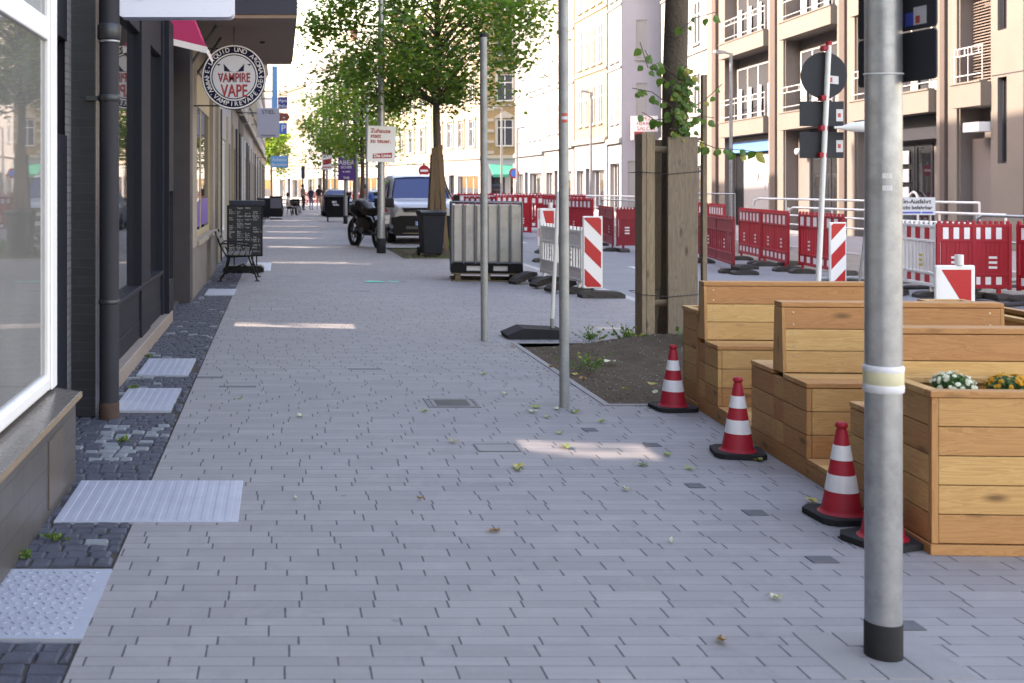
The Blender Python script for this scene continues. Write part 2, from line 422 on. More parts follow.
# steel cover plates
m_plate = mat('zinc_cover_plate', (.37,.395,.47), .5, .3, .18, 6, .1, grime=.2)
for k, (x0,x1,y0,y1,lab) in enumerate(PLATES):
    p = MB(); p.box(x0,x1,y0,y1,-.03,.006,m_plate)
    if k == 1:
        for i in range(11):
            for j in range(14):
                cx = x0+.02+(i+.5+.25*(j%2))*(x1-x0-.05)/11.5; cy = y0+.02+(j+.5)*(y1-y0-.04)/14
                p.cbox((cx,cy,.0070),(.022,.006,.004), m_plate, (0,0,R(45 if (i+j)%2 else -45)))
    elif k < 4:
        n = int((x1-x0)/.056)
        for i in range(n):
            a = x0+.01+(x1-x0-.02)*i/n; p.box(a, a+.032, y0+.012, y1-.012, .005, .0080, m_plate)
    else:
        for i in range(7):
            a = x0+.02+(x1-x0-.04)*i/7; p.box(a, a+.03, y0+.03, y1-.03, .005, .010, m_plate)
    tag(p.build('cover_plate', bevel=.003 if k!=1 else 0, seg=1), lab, 'cover plate', 'metal cover plates along the shopfronts')

# small inlets and covers in the pavement
m_iron = mat('cast_iron', (.16,.155,.16), .6, .3, .3, 20, .3)
m_darkf = mat('dark_frame_joint', (.16,.15,.16), .8, 0, .2, 20, .2)
t = thing('drain_grate', 'small dark slotted drain set in the middle of the pavement', 'drain', (1.27,8.5,0))
p = MB(); p.box(-.15,.15,-.13,.13,-.02,.006,m_iron)
for i in range(5): p.box(-.12,.12,-.10+i*.045,-.075+i*.045,.006,.011,m_steel)
p.build('grate', t); p = MB()
for a in ((-.19,.19,-.165,-.14),(-.19,.19,.14,.165),(-.19,-.165,-.14,.14),(.165,.19,-.14,.14)): p.box(*a,-.02,.005,m_darkf)
p.build('frame', t)
t = thing('paver_lid', 'paved in square lid with thin steel rim on the open pavement', 'cover', (1.33,7.05,0))
p = MB()
for a in ((-.13,.13,-.10,-.094),(-.13,.13,.094,.10),(-.13,-.124,-.094,.094),(.124,.13,-.094,.094)): p.box(*a,-.02,.005,m_iron)
p.build('frame', t)
p = MB(); p.box(-.12,.12,-.09,.09,-.02,.003,m_collar); p.build('lid', t)
# tone patches: dark single pavers
p = MB()
m_darkp = mat('dark_basalt_paver', (.12,.116,.125), .8, 0, .25, 10, .3)
DP = [(822,560,.10),(755,513,.09),(695,486,.08),(905,626,.10),(652,445,.085),(745,446,.09),(590,430,.08)]
for (px_, py_, w_) in DP:
    q = 1840/(py_-187); xx = (px_-280)*q/F; p = MB(); p.box(xx-w_/2*1.1,xx+w_/2*1.1,q-.045,q+.045,-.02,.004,m_darkp)
    tag(p.build('dark_paver'), 'single dark basalt paver set among the grey pavers', 'paver', 'dark pavers scattered in the pavement')
# green spray mark
m_spray = mat('green_marking_paint', (.08,.55,.38), .8, 0, .3, 20, .1)
p = MB(); q = 1840/(282-187); xx = (381-280)*q/F
for k in range(9):
    a = rnd.uniform(0,6.28); r_ = rnd.uniform(.0,.14); c = (xx+math.cos(a)*r_*1.6, q+math.sin(a)*r_, .005+k*.0004)
    pts = [(c[0]+math.cos(t_*.785)*rnd.uniform(.05,.12), c[1]+math.sin(t_*.785)*rnd.uniform(.06,.16), c[2]) for t_ in range(8)]
    p.add(pts, [tuple(range(8))], m_spray)
tag(p.build('paint_mark'), 'turquoise green spray paint mark on the grey pavement', 'paint mark')
# road markings, worn white
m_mark = mat('worn_road_paint', (.55,.55,.55), .8, 0, .25, 8, .2, grime=.5)
p = MB()
for k in range(7): p.box(7.4,7.52, 14+k*7, 17.5+k*7, -.13, -.096, m_mark)
struct(p, 'road_marking')

# tree pit soil, a low mound with gravel
def soil(x0,x1,y0,y1,mx,my,hm,name):
    s = MB(); nx, ny = 46, 60; vs = []; fs = []
    for j in range(ny+1):
        for i in range(nx+1):
            x = x0+(x1-x0)*i/nx; y = y0+(y1-y0)*j/ny
            e = min(i, nx-i, j, ny-j)/6; e = min(1, e)
            z = -.035 + e*(.02+hm*math.exp(-((x-mx)**2/.9+(y-my)**2/.9)) + rnd.uniform(-.008,.012))
            vs.append((x,y,z))
    for j in range(ny):
        for i in range(nx):
            a = j*(nx+1)+i; fs.append((a,a+1,a+nx+2,a+nx+1))
    s.add(vs, fs, m_soil, None, True)
    m_p1 = mat('grit_pale', (.28,.25,.21), .9, 0, .3, 30, .1); m_p2 = mat('grit_dark', (.07,.055,.045), .9, 0, .3, 30, .1)
    for k in range(1500):
        x = rnd.uniform(x0+.04,x1-.04); y = rnd.uniform(y0+.04,y1-.04); r_ = rnd.uniform(.004,.013)
        e = min(1, min((x-x0)/(x1-x0)*nx, (x1-x)/(x1-x0)*nx, (y-y0)/(y1-y0)*ny, (y1-y)/(y1-y0)*ny)/6)
        z = -.035+e*(.024+hm*math.exp(-((x-mx)**2/.9+(y-my)**2/.9)))
        vv = [(x+rnd.uniform(.5,1)*r_*a, y+rnd.uniform(.5,1)*r_*b_, z+r_*c*.7) for a,b_,c in ((1,0,0),(0,1,0),(-1,0,0),(0,-1,0),(0,0,1))]
        s.add(vv, [(0,1,4),(1,2,4),(2,3,4),(3,0,4)], m_p1 if rnd.random()<.5 else m_p2)
    struct(s, name)
    s = MB()
    for k in range(420):      # grit kicked out over the edge
        sd = rnd.choice('lnf'); q = abs(rnd.gauss(0,.10))+.01
        x, y = (x0-.05-q, rnd.uniform(y0,y1)) if sd == 'l' else (rnd.uniform(x0,x1), y0-.05-q) if sd == 'n' else (rnd.uniform(x0,x1), y1+.05+q)
        r_ = rnd.uniform(.003,.009)
        s.add([(x+r_*a*rnd.uniform(.5,1),y+r_*b_*rnd.uniform(.5,1),.001+r_*c*.6) for a,b_,c in ((1,0,0),(0,1,0),(-1,0,0),(0,-1,0),(0,0,1))],[(0,1,4),(1,2,4),(2,3,4),(3,0,4)],m_p2 if rnd.random()<.6 else m_soil)
    return tag(s.build('loose_grit'), 'loose soil grit scattered over the pavers round the '+('near' if y0 < 15 else 'far')+' tree pit', 'grit', None, 'stuff')
soil(2.42,4.80,8.46,11.75, 3.95,11.3,.16,'tree_pit_soil')
soil(2.75,4.80,25.6,30.2, 3.8,28,.08,'far_tree_pit_soil')
g = MB()      # steel/stone edging of the pits
for x0,x1,y0,y1 in PITS:
    g.box(x0-.05,x0,y0-.05,y1+.05,-.2,.006,m_collar); g.box(x0,x1,y0-.05,y0,-.2,.006,m_collar); g.box(x0,x1,y1,y1+.05,-.2,.006,m_collar)
struct(g, 'tree_pit_edging')
# ================================================================== wooden parklet
m_wx = mat_wood('larch_along_x', 'x'); m_wy = mat_wood('larch_along_y', 'y'); m_wz = mat_wood('larch_along_z', 'z')
m_screw = mat('zinc_screw', (.8,.78,.72), .3, .8, .05, 20, 0)
m_compost = mat('dark_compost', (.03,.022,.016), .98, 0, .4, 20, .8)
PA = -R(2.95)                                       # the whole row stands slightly askew
PARK = Matrix.Translation((2.833, 5.0, 0)) @ Matrix.Rotation(PA, 4, 'Z')
def pk(u, v, w=0): return PARK @ Vector((u, v, w))
PH = .141; GAP = .004
def plank_wall(s, x0,x1,y0,y1, z0, z1, axis, n=None):
    n = n or max(1, round((z1-z0)/PH)); h = (z1-z0)/n
    for i in range(n):
        s.box(x0,x1,y0,y1, z0+i*h+GAP/2, z0+(i+1)*h-GAP/2, m_wx if axis=='x' else m_wy)
def screws(s, pts, axis='y'):
    for x,y,z in pts:
        if axis == 'y': s.tube((x,y-.0015,z),(x,y+.004,z), .0055, m_screw, seg=8)
        else: s.tube((x-.0015,y,z),(x+.004,y,z), .0055, m_screw, seg=8)
def planter(name, label, v0, v1, L_, h=.715, group=None, platform=.11, u0=0):
    """rectangular planter; local x along the front, y into the depth"""
    t = thing(name, label, 'planter', pk(u0, v0), PA, group); d = v1-v0
    s = MB(); plank_wall(s, .03, L_-.03, 0, .028, .05, h-.03, 'x', 5 if h>.6 else None); s.build('front_panel', t, bevel=.003)
    s = MB(); plank_wall(s, .03, L_-.03, d-.028, d, .05, h-.03, 'x', 5 if h>.6 else None); s.build('back_panel', t, bevel=.003)
    s = MB(); plank_wall(s, 0, .028, .03, d-.03, .05, h-.03, 'y', 5 if h>.6 else None); s.build('side_panel', t, bevel=.003)
    s = MB(); plank_wall(s, L_-.028, L_, .03, d-.03, .05, h-.03, 'y', 5 if h>.6 else None); s.build('side_panel', t, bevel=.003)
    for x in (.0005, L_-.0295):
        for y in (.0005, d-.0295): s = MB(); s.box(x, x+.029, y, y+.029, .05, h-.032, m_wz); s.build('corner_post', t, bevel=.002)
    s = MB(); s.box(-.006, L_+.006, -.006, d+.006, .0, .046, m_wx); s.build('base', t, bevel=.003)
    s = MB(); r = .05
    s.box(-.008, L_+.008, -.008, r, h-.03, h, m_wx); s.box(-.008, L_+.008, d-r, d+.008, h-.03, h, m_wx)
    s.box(-.008, r, r+.003, d-r-.003, h-.03, h, m_wy); s.box(L_-r, L_+.008, r+.003, d-r-.003, h-.03, h, m_wy); s.build('rim', t, bevel=.004)
    s = MB(); nx, ny = 30, 8; vs = []
    for j in range(ny+1):
        for i in range(nx+1): vs.append((.03+(L_-.06)*i/nx, .03+(d-.06)*j/ny, h-.075+rnd.uniform(-.008,.012)))
    s.add(vs, [(j*(nx+1)+i, j*(nx+1)+i+1, (j+1)*(nx+1)+i+1, (j+1)*(nx+1)+i) for j in range(ny) for i in range(nx)], m_compost, None, True)
    s.build('soil', t)
    return t

BH, SH = .93, .52
tb0 = .078
def seat_side(s, ya, yb, za=.11, zb=SH-.028):     # side cheek of one seat
    for x in (0, None):
        pass
def bench(name, label, v0, v1, vb, L_, facing, u0=0):
    """bench unit between v0 (near) and v1 (far); backrest foot at vb; facing: 'near', 'far' or 'both'"""
    t = thing(name, label, 'bench', pk(u0, v0), PA, 'larch benches of the parklet'); D = v1-v0; b = vb-v0
    P0 = .10
    # floor runner
    s = MB(); s.box(0, L_, 0, D, 0.0, P0, m_wy); s.build('plinth', t, bevel=.003)
    has_n = facing in ('near','both'); has_f = facing in ('far','both')
    # side cheeks: horizontal boards ending at seat height
    for x0 in (0, L_-.028):
        s = MB(); n = 3; z0, z1 = P0+.002, SH-.03; h = (z1-z0)/n
        for i in range(n):
            if has_n: s.box(x0, x0+.028, .0, b-.001, z0+i*h+GAP/2, z0+(i+1)*h-GAP/2, m_wy)
            if has_f: s.box(x0, x0+.028, b+2*tb0, D, z0+i*h+GAP/2, z0+(i+1)*h-GAP/2, m_wy)
            s.box(x0+.002, x0+.026, b+.001, b+2*tb0-.002, z0+i*h+GAP/2, z0+(i+1)*h-GAP/2, m_wy)
        s.build('side_panel', t, bevel=.003)
    if has_n:
        s = MB(); plank_wall(s, .030, L_-.030, 0, .026, P0+.002, SH-.03, 'x', 3); s.build('front_panel', t, bevel=.003)
        s = MB(); sd = b/2
        for i in range(2): s.box(-.003, L_+.003, -.006+i*sd+.002, (i+1)*sd-.002, SH-.028, SH, m_wx)
        s.build('seat', t, bevel=.004)
    if has_f:
        s = MB(); plank_wall(s, .030, L_-.030, D-.026, D, P0+.002, SH-.03, 'x', 3); s.build('front_panel', t, bevel=.003)
        s = MB(); a = b+2*tb0; sd = (D-a)/2
        for i in range(2): s.box(-.003, L_+.003, a+i*sd+.002, a+(i+1)*sd+.004, SH-.028, SH, m_wx)
        s.build('seat', t, bevel=.004)
    # tapered backrest: boards on both faces, end cheeks and a cap
    tb, tt = .078, .055   # half thickness at foot and top
    c = b+tb; z0 = SH+.003 if (has_n and has_f) else SH+.003; n = 3; h = (BH-.03-z0)/n
    def half(z): return tb+(tt-tb)*(z-SH)/(BH-SH)
    s = MB()
    for i in range(n):
        za, zb = z0+i*h+GAP/2, z0+(i+1)*h-GAP/2
        for sg in (-1, 1):
            o0, o1 = c+sg*half(za), c+sg*half(zb); i0, i1 = c+sg*(half(za)-.016), c+sg*(half(zb)-.016)
            ys = [o0, i0, i1, o1]
            s.prism([(ys[0],za),(ys[1],za),(ys[2],zb),(ys[3],zb)], 'x', .020, L_-.0005, m_wx)
    s.build('backrest', t, bevel=.002)
    for x0 in (0.0, L_+.0005):
        s = MB(); s.prism([(c-half(z0)-.001,z0),(c+half(z0)+.001,z0),(c+half(BH-.03)+.001,BH-.031),(c-half(BH-.03)-.001,BH-.031)], 'x', x0, x0+.019, m_wz); s.build('end_board', t, bevel=.002)
    s = MB(); s.box(-.001, L_+.021, c-tt-.002, c+tt+.002, BH-.028, BH, m_wx); s.build('cap', t, bevel=.003)
    s = MB()
    for x in (.065, L_-.06):
        for i in range(n):
            for f_ in (.22,.78):
                z = z0+(i+f_)*h; s.tube((x,c-half(z)-.0025,z),(x,c-half(z)+.003,z), .0055, m_screw, seg=8)
    s.build('screws', t)
    return t
LB = 1.235
planter('wooden_planter', 'larch planter box with white and yellow flowers at the near end of the seating', 0.0, .42, 3.0, group='larch planters of the parklet')
bench('wooden_bench', 'larch bench backing onto the flower planter, its seat turned away', .455, .80, .455, 3.0, 'far')
bench('wooden_bench', 'middle larch bench with a seat on both sides of one backrest', 1.34, 2.19, 1.675, LB, 'both')
bench('wooden_bench', 'farthest larch bench, longest face turned to the camera, beside the tree planks', 2.83, 3.27, 3.105, LB, 'near')
planter('wooden_planter', 'larch planter box behind the farthest bench by the tree planks', 3.275, 3.62, LB, group='larch planters of the parklet')
# side planter closing the parklet towards the road
t = planter('wooden_planter', 'long larch box along the road side of the seating', 1.5, 4.2, .34, group='larch planters of the parklet', u0=2.0)
# low deck between the benches
for v0, v1, nm in ((.737, 1.338, 'low larch deck between the flower planter bench and the middle bench'), (2.192, 2.828, 'low larch deck between the middle bench and the farthest bench')):
    t = thing('deck_platform', nm, 'deck', pk(0, v0), PA, 'low decks of the parklet')
    s = MB(); s.box(0, 1.98, 0, v1-v0, 0, .078, m_wy); s.build('frame', t, bevel=.003)
    s = MB(); n = 4; w = (v1-v0)/n
    for i in range(n): s.box(-.002, 1.98, i*w+.003, (i+1)*w-.003, .079, .105, m_wx)
    s.build('deck_boards', t, bevel=.003)

# flowers in the near planter
m_fl_leaf = mat_leaf('chrysanthemum_leaf', (.03,.10,.02), (.07,.17,.035), trans=.2)
m_fl_w = mat('white_petals', (.78,.80,.66), .6, 0, .12, 40, .1); m_fl_y = mat('yellow_petals', (.75,.38,.02), .6, 0, .25, 40, .1)
def flower(name, label, x, y, z, rad, m_p, nf, seed, grp=None):
    r_ = random.Random(seed); t = thing(name, label, 'flowers', pk(x, y, z), PA, grp)
    s = MB()
    for k in range(420):
        a = r_.uniform(0,6.28); e = math.acos(r_.uniform(0,1)); q = rad*r_.uniform(.55,.98)
        c = Vector((q*math.sin(e)*math.cos(a), q*math.sin(e)*math.sin(a), q*math.cos(e)*.75))
        u = Vector((r_.uniform(-1,1),r_.uniform(-1,1),r_.uniform(-1,1))).normalized()*.014; v = u.orthogonal().normalized()*.008
        s.add([c-u, c+v, c+u, c-v], [(0,1,2,3)], m_fl_leaf)
    s.build('leaves', t); s = MB()
    for k in range(nf):
        a = r_.uniform(0,6.28); e = math.acos(r_.uniform(.05,1)); q = rad*r_.uniform(.93,1.06)
        d = Vector((math.sin(e)*math.cos(a), math.sin(e)*math.sin(a), math.cos(e)*.8)); c = d*q; d.normalize()
        u = d.orthogonal().normalized(); v = d.cross(u); rr = r_.uniform(.010,.015)
        for ring, (rk, hk, npet) in enumerate(((1,0,9),(.65,.004,7),(.3,.007,5))):
            for p_ in range(npet):
                t0 = 2*math.pi*p_/npet + ring; w_ = 2.6/npet
                A = c+d*hk; B = c+d*(hk+.003)+(u*math.cos(t0-w_)+v*math.sin(t0-w_))*rr*rk*.7; C_ = c+d*(hk+.001)+(u*math.cos(t0)+v*math.sin(t0))*rr*rk; D_ = c+d*(hk+.003)+(u*math.cos(t0+w_)+v*math.sin(t0+w_))*rr*rk*.7
                s.add([A,B,C_,D_], [(0,1,2,3)], m_p)
    s.build('blossoms', t); return t
flower('flowering_plant', 'round cushion of white chrysanthemums in the near larch planter', .19, .20, .69, .09, m_fl_w, 75, 1)
flower('flowering_plant', 'yellow chrysanthemums in the near larch planter at the right edge', .45, .21, .67, .105, m_fl_y, 95, 2)
flower('flowering_plant', 'violet chrysanthemums in the far end of the near larch planter', .90, .2, .66, .10, mat('violet_petals', (.28,.06,.35), .6, 0, .2, 40, .1), 80, 3)

# ================================================================== traffic cones
def make_cone():
    t = thing('traffic_cone', 'x', 'traffic cone', (0,0,0), 0, 'traffic cones along the benches')
    s = MB(); pts = []
    h = .168; ch = .055
    s.prism([(-h+ch,-h),(h-ch,-h),(h,-h+ch),(h,h-ch),(h-ch,h),(-h+ch,h),(-h,h-ch),(-h,-h+ch)], 'z', .004, .03, m_black)
    for a in ((-.12,-.12),(.12,-.12),(.12,.12),(-.12,.12)): s.box(a[0]-.03,a[0]+.03,a[1]-.03,a[1]+.03, 0, .006, m_black)
    s.build('base', t, bevel=.006)
    prof = [(.125,.030),(.112,.038),(.106,.045)]
    def rad(z): return .104 + (.028-.104)*(z-.045)/(.43-.045)
    bands = [(.045,.135,m_red),(.135,.215,m_refw),(.215,.285,m_red),(.285,.355,m_refw),(.355,.425,m_red)]
    s = MB(); s.lathe(prof+[(rad(.05),.05),(.028,.425),(.024,.43),(.024,.437),(.032,.440),(.033,.452),(.026,.462),(.012,.466)], m_red, seg=24)
    s.build('cone_body', t)
    for z0,z1,m in bands:
        if m is m_refw:
            s = MB(); s.lathe([(rad(z0)+.0015,z0),(rad(z1)+.0015,z1)], m, seg=32); s.build('reflective_band', t)
    return t
cone = make_cone()
CN = [(2.83,8.28,.1,'traffic cone farthest back, by the tree pit corner'),(2.735,6.87,-.2,'second farthest traffic cone, between the farthest and middle benches'),
      (2.715,5.56,.05,'traffic cone nearest to the steel pole that shows all its stripes'),(2.71,5.17,.35,'traffic cone half hidden behind the thick near pole, only its base showing')]
for i,(x,y,a,lab) in enumerate(CN):
    c = cone if i == 0 else dup(cone, (x,y,0))
    c.location = (x,y,0); c.rotation_euler = (0,0,a); c['label'] = lab; c.scale = (.87,.87,1)

# ================================================================== poles
m_band = mat('black_pole_band', (.03,.03,.033), .6, 0, .3, 30, .2)
m_tape = mat('yellowed_tape', (.62,.58,.38), .5, 0, .2, 20, .2); m_tapew = mat('white_tape', (.7,.7,.72), .5, 0, .1, 20, .2)
t = thing('steel_pole', 'thick galvanised steel pole with taped collar closest to the camera', 'pole', (2.062, 3.93, 0))
t.scale = (.89,.89,1)
s = MB(); s.tube((0,0,-.1),(0,0,6.2), .0655, m_galv, seg=40); s.build('post', t)
s = MB(); s.lathe([(.0665,-.01),(.068,0),(.068,.112),(.0665,.118)], m_band, seg=40); s.build('foot_band', t)
s = MB(); s.lathe([(.067,.90),(.0725,.905),(.0725,.925),(.070,.93),(.070,.97),(.0725,.975),(.0725,.988),(.067,.993)], m_tapew, seg=40)
s.lathe([(.0705,.928),(.0712,.93),(.0712,.972),(.0705,.974)], m_tape, seg=40); s.build('tape_collar', t)
s = MB(); z = EYE+(187-74)*3.93/F
s.path([(math.cos(a*.314)*.068, math.sin(a*.314)*.068, z+.004*math.sin(a*.314)) for a in range(20)], .003, m_white, seg=6, closed=True); s.build('cable_tie', t)
s = MB()      # sticker with two short unreadable lines
for k in range(2):
    zz = EYE-(176+k*12-187)*3.93/F
    for j in range(5):
        a = R(-118+ j*6); s.cbox((math.cos(a)*.0662, math.sin(a)*.0662, zz), (.0055,.0012,.018), m_white, (0,0,a+R(90)))
s.build('sticker', t)
# paving stone collar round the pole
t = MB()
for a in ((-.21,-.072,-.20,.20),(.072,.23,-.20,.20),(-.069,.069,-.20,-.072),(-.069,.069,.072,.20)): t.box(2.045+a[0]+.002,2.045+a[1]-.002,3.93+a[2]+.002,3.93+a[3]-.002,-.05,.004,m_collar)
struct(t, 'pole_foundation_stones', bevel=.004)
# sign panels on the pole seen from the back (facing the road)
def sign_marks(s, M, w, h, cols):
    for k,(u0,u1,v0,v1,m) in enumerate(cols):
        s.add([(u0*w,v0*h,0.0005*k),(u1*w,v0*h,0.0005*k),(u1*w,v1*h,0.0005*k),(u0*w,v1*h,0.0005*k)], [(0,1,2,3)], m, M)
m_blue = mat('sticker_blue', (.05,.09,.45), .5, 0, .1, 20, 0); m_pale = mat('sticker_pale', (.6,.6,.63), .5, 0, .1, 20, 0); m_orr = mat('sticker_red', (.5,.07,.05), .5, 0, .1, 20, 0)
A0 = P(859,187,4.15); A1 = P(937,187,3.78)
dv = (A1-A0); wl = dv.length; ang = math.atan2(dv.y, dv.x)
t = thing('road_sign', 'dark back of two stacked sign panels fixed to the thick near pole', 'sign', (A0.x, A0.y, 0), ang)
for z0, z1 in ((1.957, 2.125), (2.13, 3.1)):
    s = MB(); r_ = .014; pts = []
    for cx_, cz_, a0 in ((wl-r_,z0+r_,-90),(wl-r_,z1-r_,0),(r_,z1-r_,90),(r_,z0+r_,180)):
        for k in range(5): a = R(a0+k*22.5); pts.append((cx_+math.cos(a)*r_, cz_+math.sin(a)*r_))
    s.prism(pts, 'y', -.003, .003, m_signback)
    if z0 > 2.0: sign_marks(s, Matrix.Translation((0,-.0035,0)) @ FRONT, 1, 1, [(.235,.28,2.145,2.19,m_blue),(.275,.335,2.145,2.205,m_pale),(.285,.305,2.15,2.175,m_orr)])
    s.build('panel', t)
s = MB()
for z in (1.985, 2.10, 2.16, 2.75):
    s.tube((wl*.45,-.006,z),(wl*.45,-.03,z),.008,m_steel,seg=8); s.cbox((wl*.40,-.006,z),(.03,.006,.010),m_steel)
s.build('clamp', t)

def pole(label, x, y, r_, h, m=m_galv2, cap=True, band=None, grp=None, lean=0, name='steel_pole'):
    t = thing(name, label, 'pole', (x,y,0), 0, grp); t.rotation_euler = (0, lean, 0)
    s = MB(); s.tube((0,0,-.1),(0,0,h), r_, m, seg=24); s.build('post', t)
    if cap:
        s = MB(); s.lathe([(r_+.002,h-.03),(r_+.003,h),(r_*.7,h+.012),(.004,h+.016)], m_band, seg=24); s.build('cap', t)
    if band:
        s = MB(); s.lathe([(r_+.002,0),(r_+.003,.002),(r_+.003,band),(r_+.002,band+.003)], m_band, seg=24); s.build('foot_band', t)
    return t
t = pole('thin galvanised pole standing at the left edge of the tree pit', 2.067, 8.36, .0355, 4.6, lean=-R(.15))
s = MB(); z = EYE+(187-118)*8.36/F
for k in range(3):
    a0, a1 = R(-125), R(-55); n = 6
    s.add([(math.cos(a0+(a1-a0)*i/n)*.0365, math.sin(a0+(a1-a0)*i/n)*.0365, z-.035+k*.024+dz) for dz in (0,.020) for i in range(n+1)], [(i,i+1,n+2+i,n+1+i) for i in range(n)], m_orr if k!=1 else m_pale)
s.build('sticker', t)
pole('weathered grey pole with black cap behind the tree pit', 2.13, 11.98, .038, 3.19, lean=-R(.2))

# temporary sign foot: rubber block with thin white tube
t = thing('sign_foot', 'black rubber foot carrying a thin white tube, behind the tree pit', 'sign stand', (2.72,12.25,0))
s = MB(); s.prism([(-.32,-.0),(.30,0),(.31,.05),(.26,.095),(-.16,.115),(-.2,.1),(-.34,.04)], 'y', -.19,.19, m_black); s.build('rubber_foot', t, bevel=.012)
s = MB(); s.tube((.18,0,.08),(.18,0,.20),.022,m_galv2,seg=12); s.build('socket', t)
s = MB(); s.tube((.18,0,.19),(.245,0,1.55),.021,m_white,seg=14); s.build('tube', t)

# ================================================================== road sign seen from behind, red clamps
t = thing('road_sign', 'grey backs of one round and two square panels on a white post with red clamps', 'sign', (7.05,15,-.1), 0)
x0 = (826-280)*15/F-7.05; zb = .0
s = MB(); s.tube((-.05,0,.0),(x0+.035,0,3.55),.034,m_white,seg=16); s.tube((x0+.035,0,3.55),(x0+.036,0,3.60),.04,m_red,seg=14); s.build('post', t)
def zat(py): return 1.7-(py-187)*15/F
s = MB(); s.tube((x0,.055,zat(75)),(x0,.062,zat(75)),.305,m_signback,seg=48); s.build('round_panel', t)
for a,b_ in ((101,126),(132,158)):
    s = MB(); s.box(x0-.32,x0+.26,.055,.061,zat(b_),zat(a),m_signback); 
    s.add([(x0+.16,.054,zat(a+8)),(x0+.25,.054,zat(a+8)),(x0+.25,.054,zat(a+20)),(x0+.16,.054,zat(a+20))],[(3,2,1,0)],m_pale)
    s.add([(x0+.18,.0535,zat(a+12)),(x0+.22,.0535,zat(a+12)),(x0+.22,.0535,zat(a+16)),(x0+.18,.0535,zat(a+16))],[(3,2,1,0)],m_orr)
    s.build('square_panel', t, bevel=.01)
s = MB(); s.add([(x0+.07,.054,zat(75)),(x0+.19,.054,zat(76)),(x0+.19,.054,zat(84)),(x0+.07,.054,zat(83))],[(3,2,1,0)],m_pale)
s.add([(x0+.08,.0535,zat(77)),(x0+.11,.0535,zat(77)),(x0+.11,.0535,zat(82)),(x0+.08,.0535,zat(82))],[(3,2,1,0)],m_orr); s.build('sticker', t)
for py in (48,98,128,155): s = MB(); s.cbox((x0-.002*(py-48)*.2,.02,zat(py)),(.10,.10,.07),m_red); s.build('clamp', t, bevel=.01)
s = MB(); s.box(-.42,.40,-.2,.2,0,.11,m_black); s.build('rubber_foot', t, bevel=.02)
# white tapered warning lamp arm standing out sideways
t = thing('barrier_arm', 'white tapering tube held level beside the grey sign backs', 'tube', (7.18,14.9,zat(128)-.1))
s = MB(); s.path([(0,0,0),(.10,0,0),(.2,0,.005),(.45,0,.015),(.72,0,.02)],[.016,.022,.055,.08,.085],m_white,seg=14); s.tube((.72,0,.02),(.74,0,.02),.075,m_galv2,seg=14)
s.build('tube', t)
s = MB(); s.tube((.84,0,.0),(.84,0,-zat(128)+.1),.025,m_galv2,seg=12); s.build('stand', t)

# ================================================================== white and red beacon, barriers
m_dusty = mat('dusty_rubber', (.07,.064,.06), .9, 0, .35, 12, .5, grime=.4)
def stripes(s, w, h, y, direction, n=3, z0=0, zmirror=False):
    """diagonal stripe panel: white board with red parallelograms clipped to the board"""
    s.box(-w/2, w/2, y, y+.012, z0, z0+h, m_refw)
    a, b_ = -w/2+.012, w/2-.012; p = h*.46; q = p*.5; sl = (b_-a)*direction*1.0; n = 3
    lo, hi = z0+.012, z0+h-.012
    for k in range(-2, n+3):
        za = z0+h*.5-q*.5-sl*.5+(k-1)*p; poly = [(a,za),(b_,za+sl),(b_,za+sl+q),(a,za+q)]
        def clip(poly, f, lim):
            out = []
            for i in range(len(poly)):
                P1, P2 = poly[i], poly[(i+1)%len(poly)]
                i1, i2 = f*(P1[1]-lim) >= 0, f*(P2[1]-lim) >= 0
                if i1: out.append(P1)
                if i1 != i2:
                    t_ = (lim-P1[1])/(P2[1]-P1[1]); out.append((P1[0]+(P2[0]-P1[0])*t_, lim))
            return out
        poly = clip(clip(poly, 1, lo), -1, hi) if poly else poly
        if len(poly) > 2: s.add([(x,y-.0015,z) for x,z in poly], [tuple(range(len(poly)))], m_refr)
def rubber_foot(s, x, y, z, rot=0, L_=.8, w=.4):
    L_ *= .8; w *= .8
    M = Matrix.Translation((x,y,z)) @ Matrix.Rotation(rot, 4, 'Z')
    s.prism([(-L_/2,0),(L_/2,0),(L_/2,.05),(L_/2-.06,.085),(.10,.095),(-.10,.095),(-L_/2+.06,.085),(-L_/2,.05)], 'y', -w/2, w/2, m_dusty, M)
    for a in (-.17,.17): s.box(a-.05,a+.05,-w/2-.01,w/2+.01,.02,.06,m_dusty,M)
def beacon(label, x, y, z, direction, h=1.03, w=.265, rz=0, footx=.12):
    t = thing('guidance_beacon', label, 'beacon', (x,y,z), rz, 'striped guidance beacons')
    s = MB(); stripes(s, w, h, 0, direction, 3, .14); s.build('striped_panel', t)
    s = MB(); s.box(-w/2-.012,w/2+.012,.0125,.04,.13,.14+h+.008,m_white); s.build('panel_frame', t, bevel=.008)
    s = MB(); s.tube((0,.02,.08),(0,.02,.14),.02,m_steel,seg=10); s.build('stem', t)
    s = MB(); rubber_foot(s, footx, .0, 0, 0, .78, .36); s.build('rubber_foot', t, bevel=.01)
    return t
beacon('red and white striped beacon at the right end of the white barrier', 4.53, 16.65, 0, -1)
beacon('red and white striped beacon behind the farthest bench, its stripes falling to the left', 8.74, 18.0, -.1, 1, h=1.0, rz=R(8))
beacon('small striped beacon standing on the road beyond the white barrier', 6.75, 29.5, -.1, 1, h=1.0)
beacon('striped beacon next to the silver van, partly hidden by tree planks', 6.6, 41, -.1, -1, h=1.0)

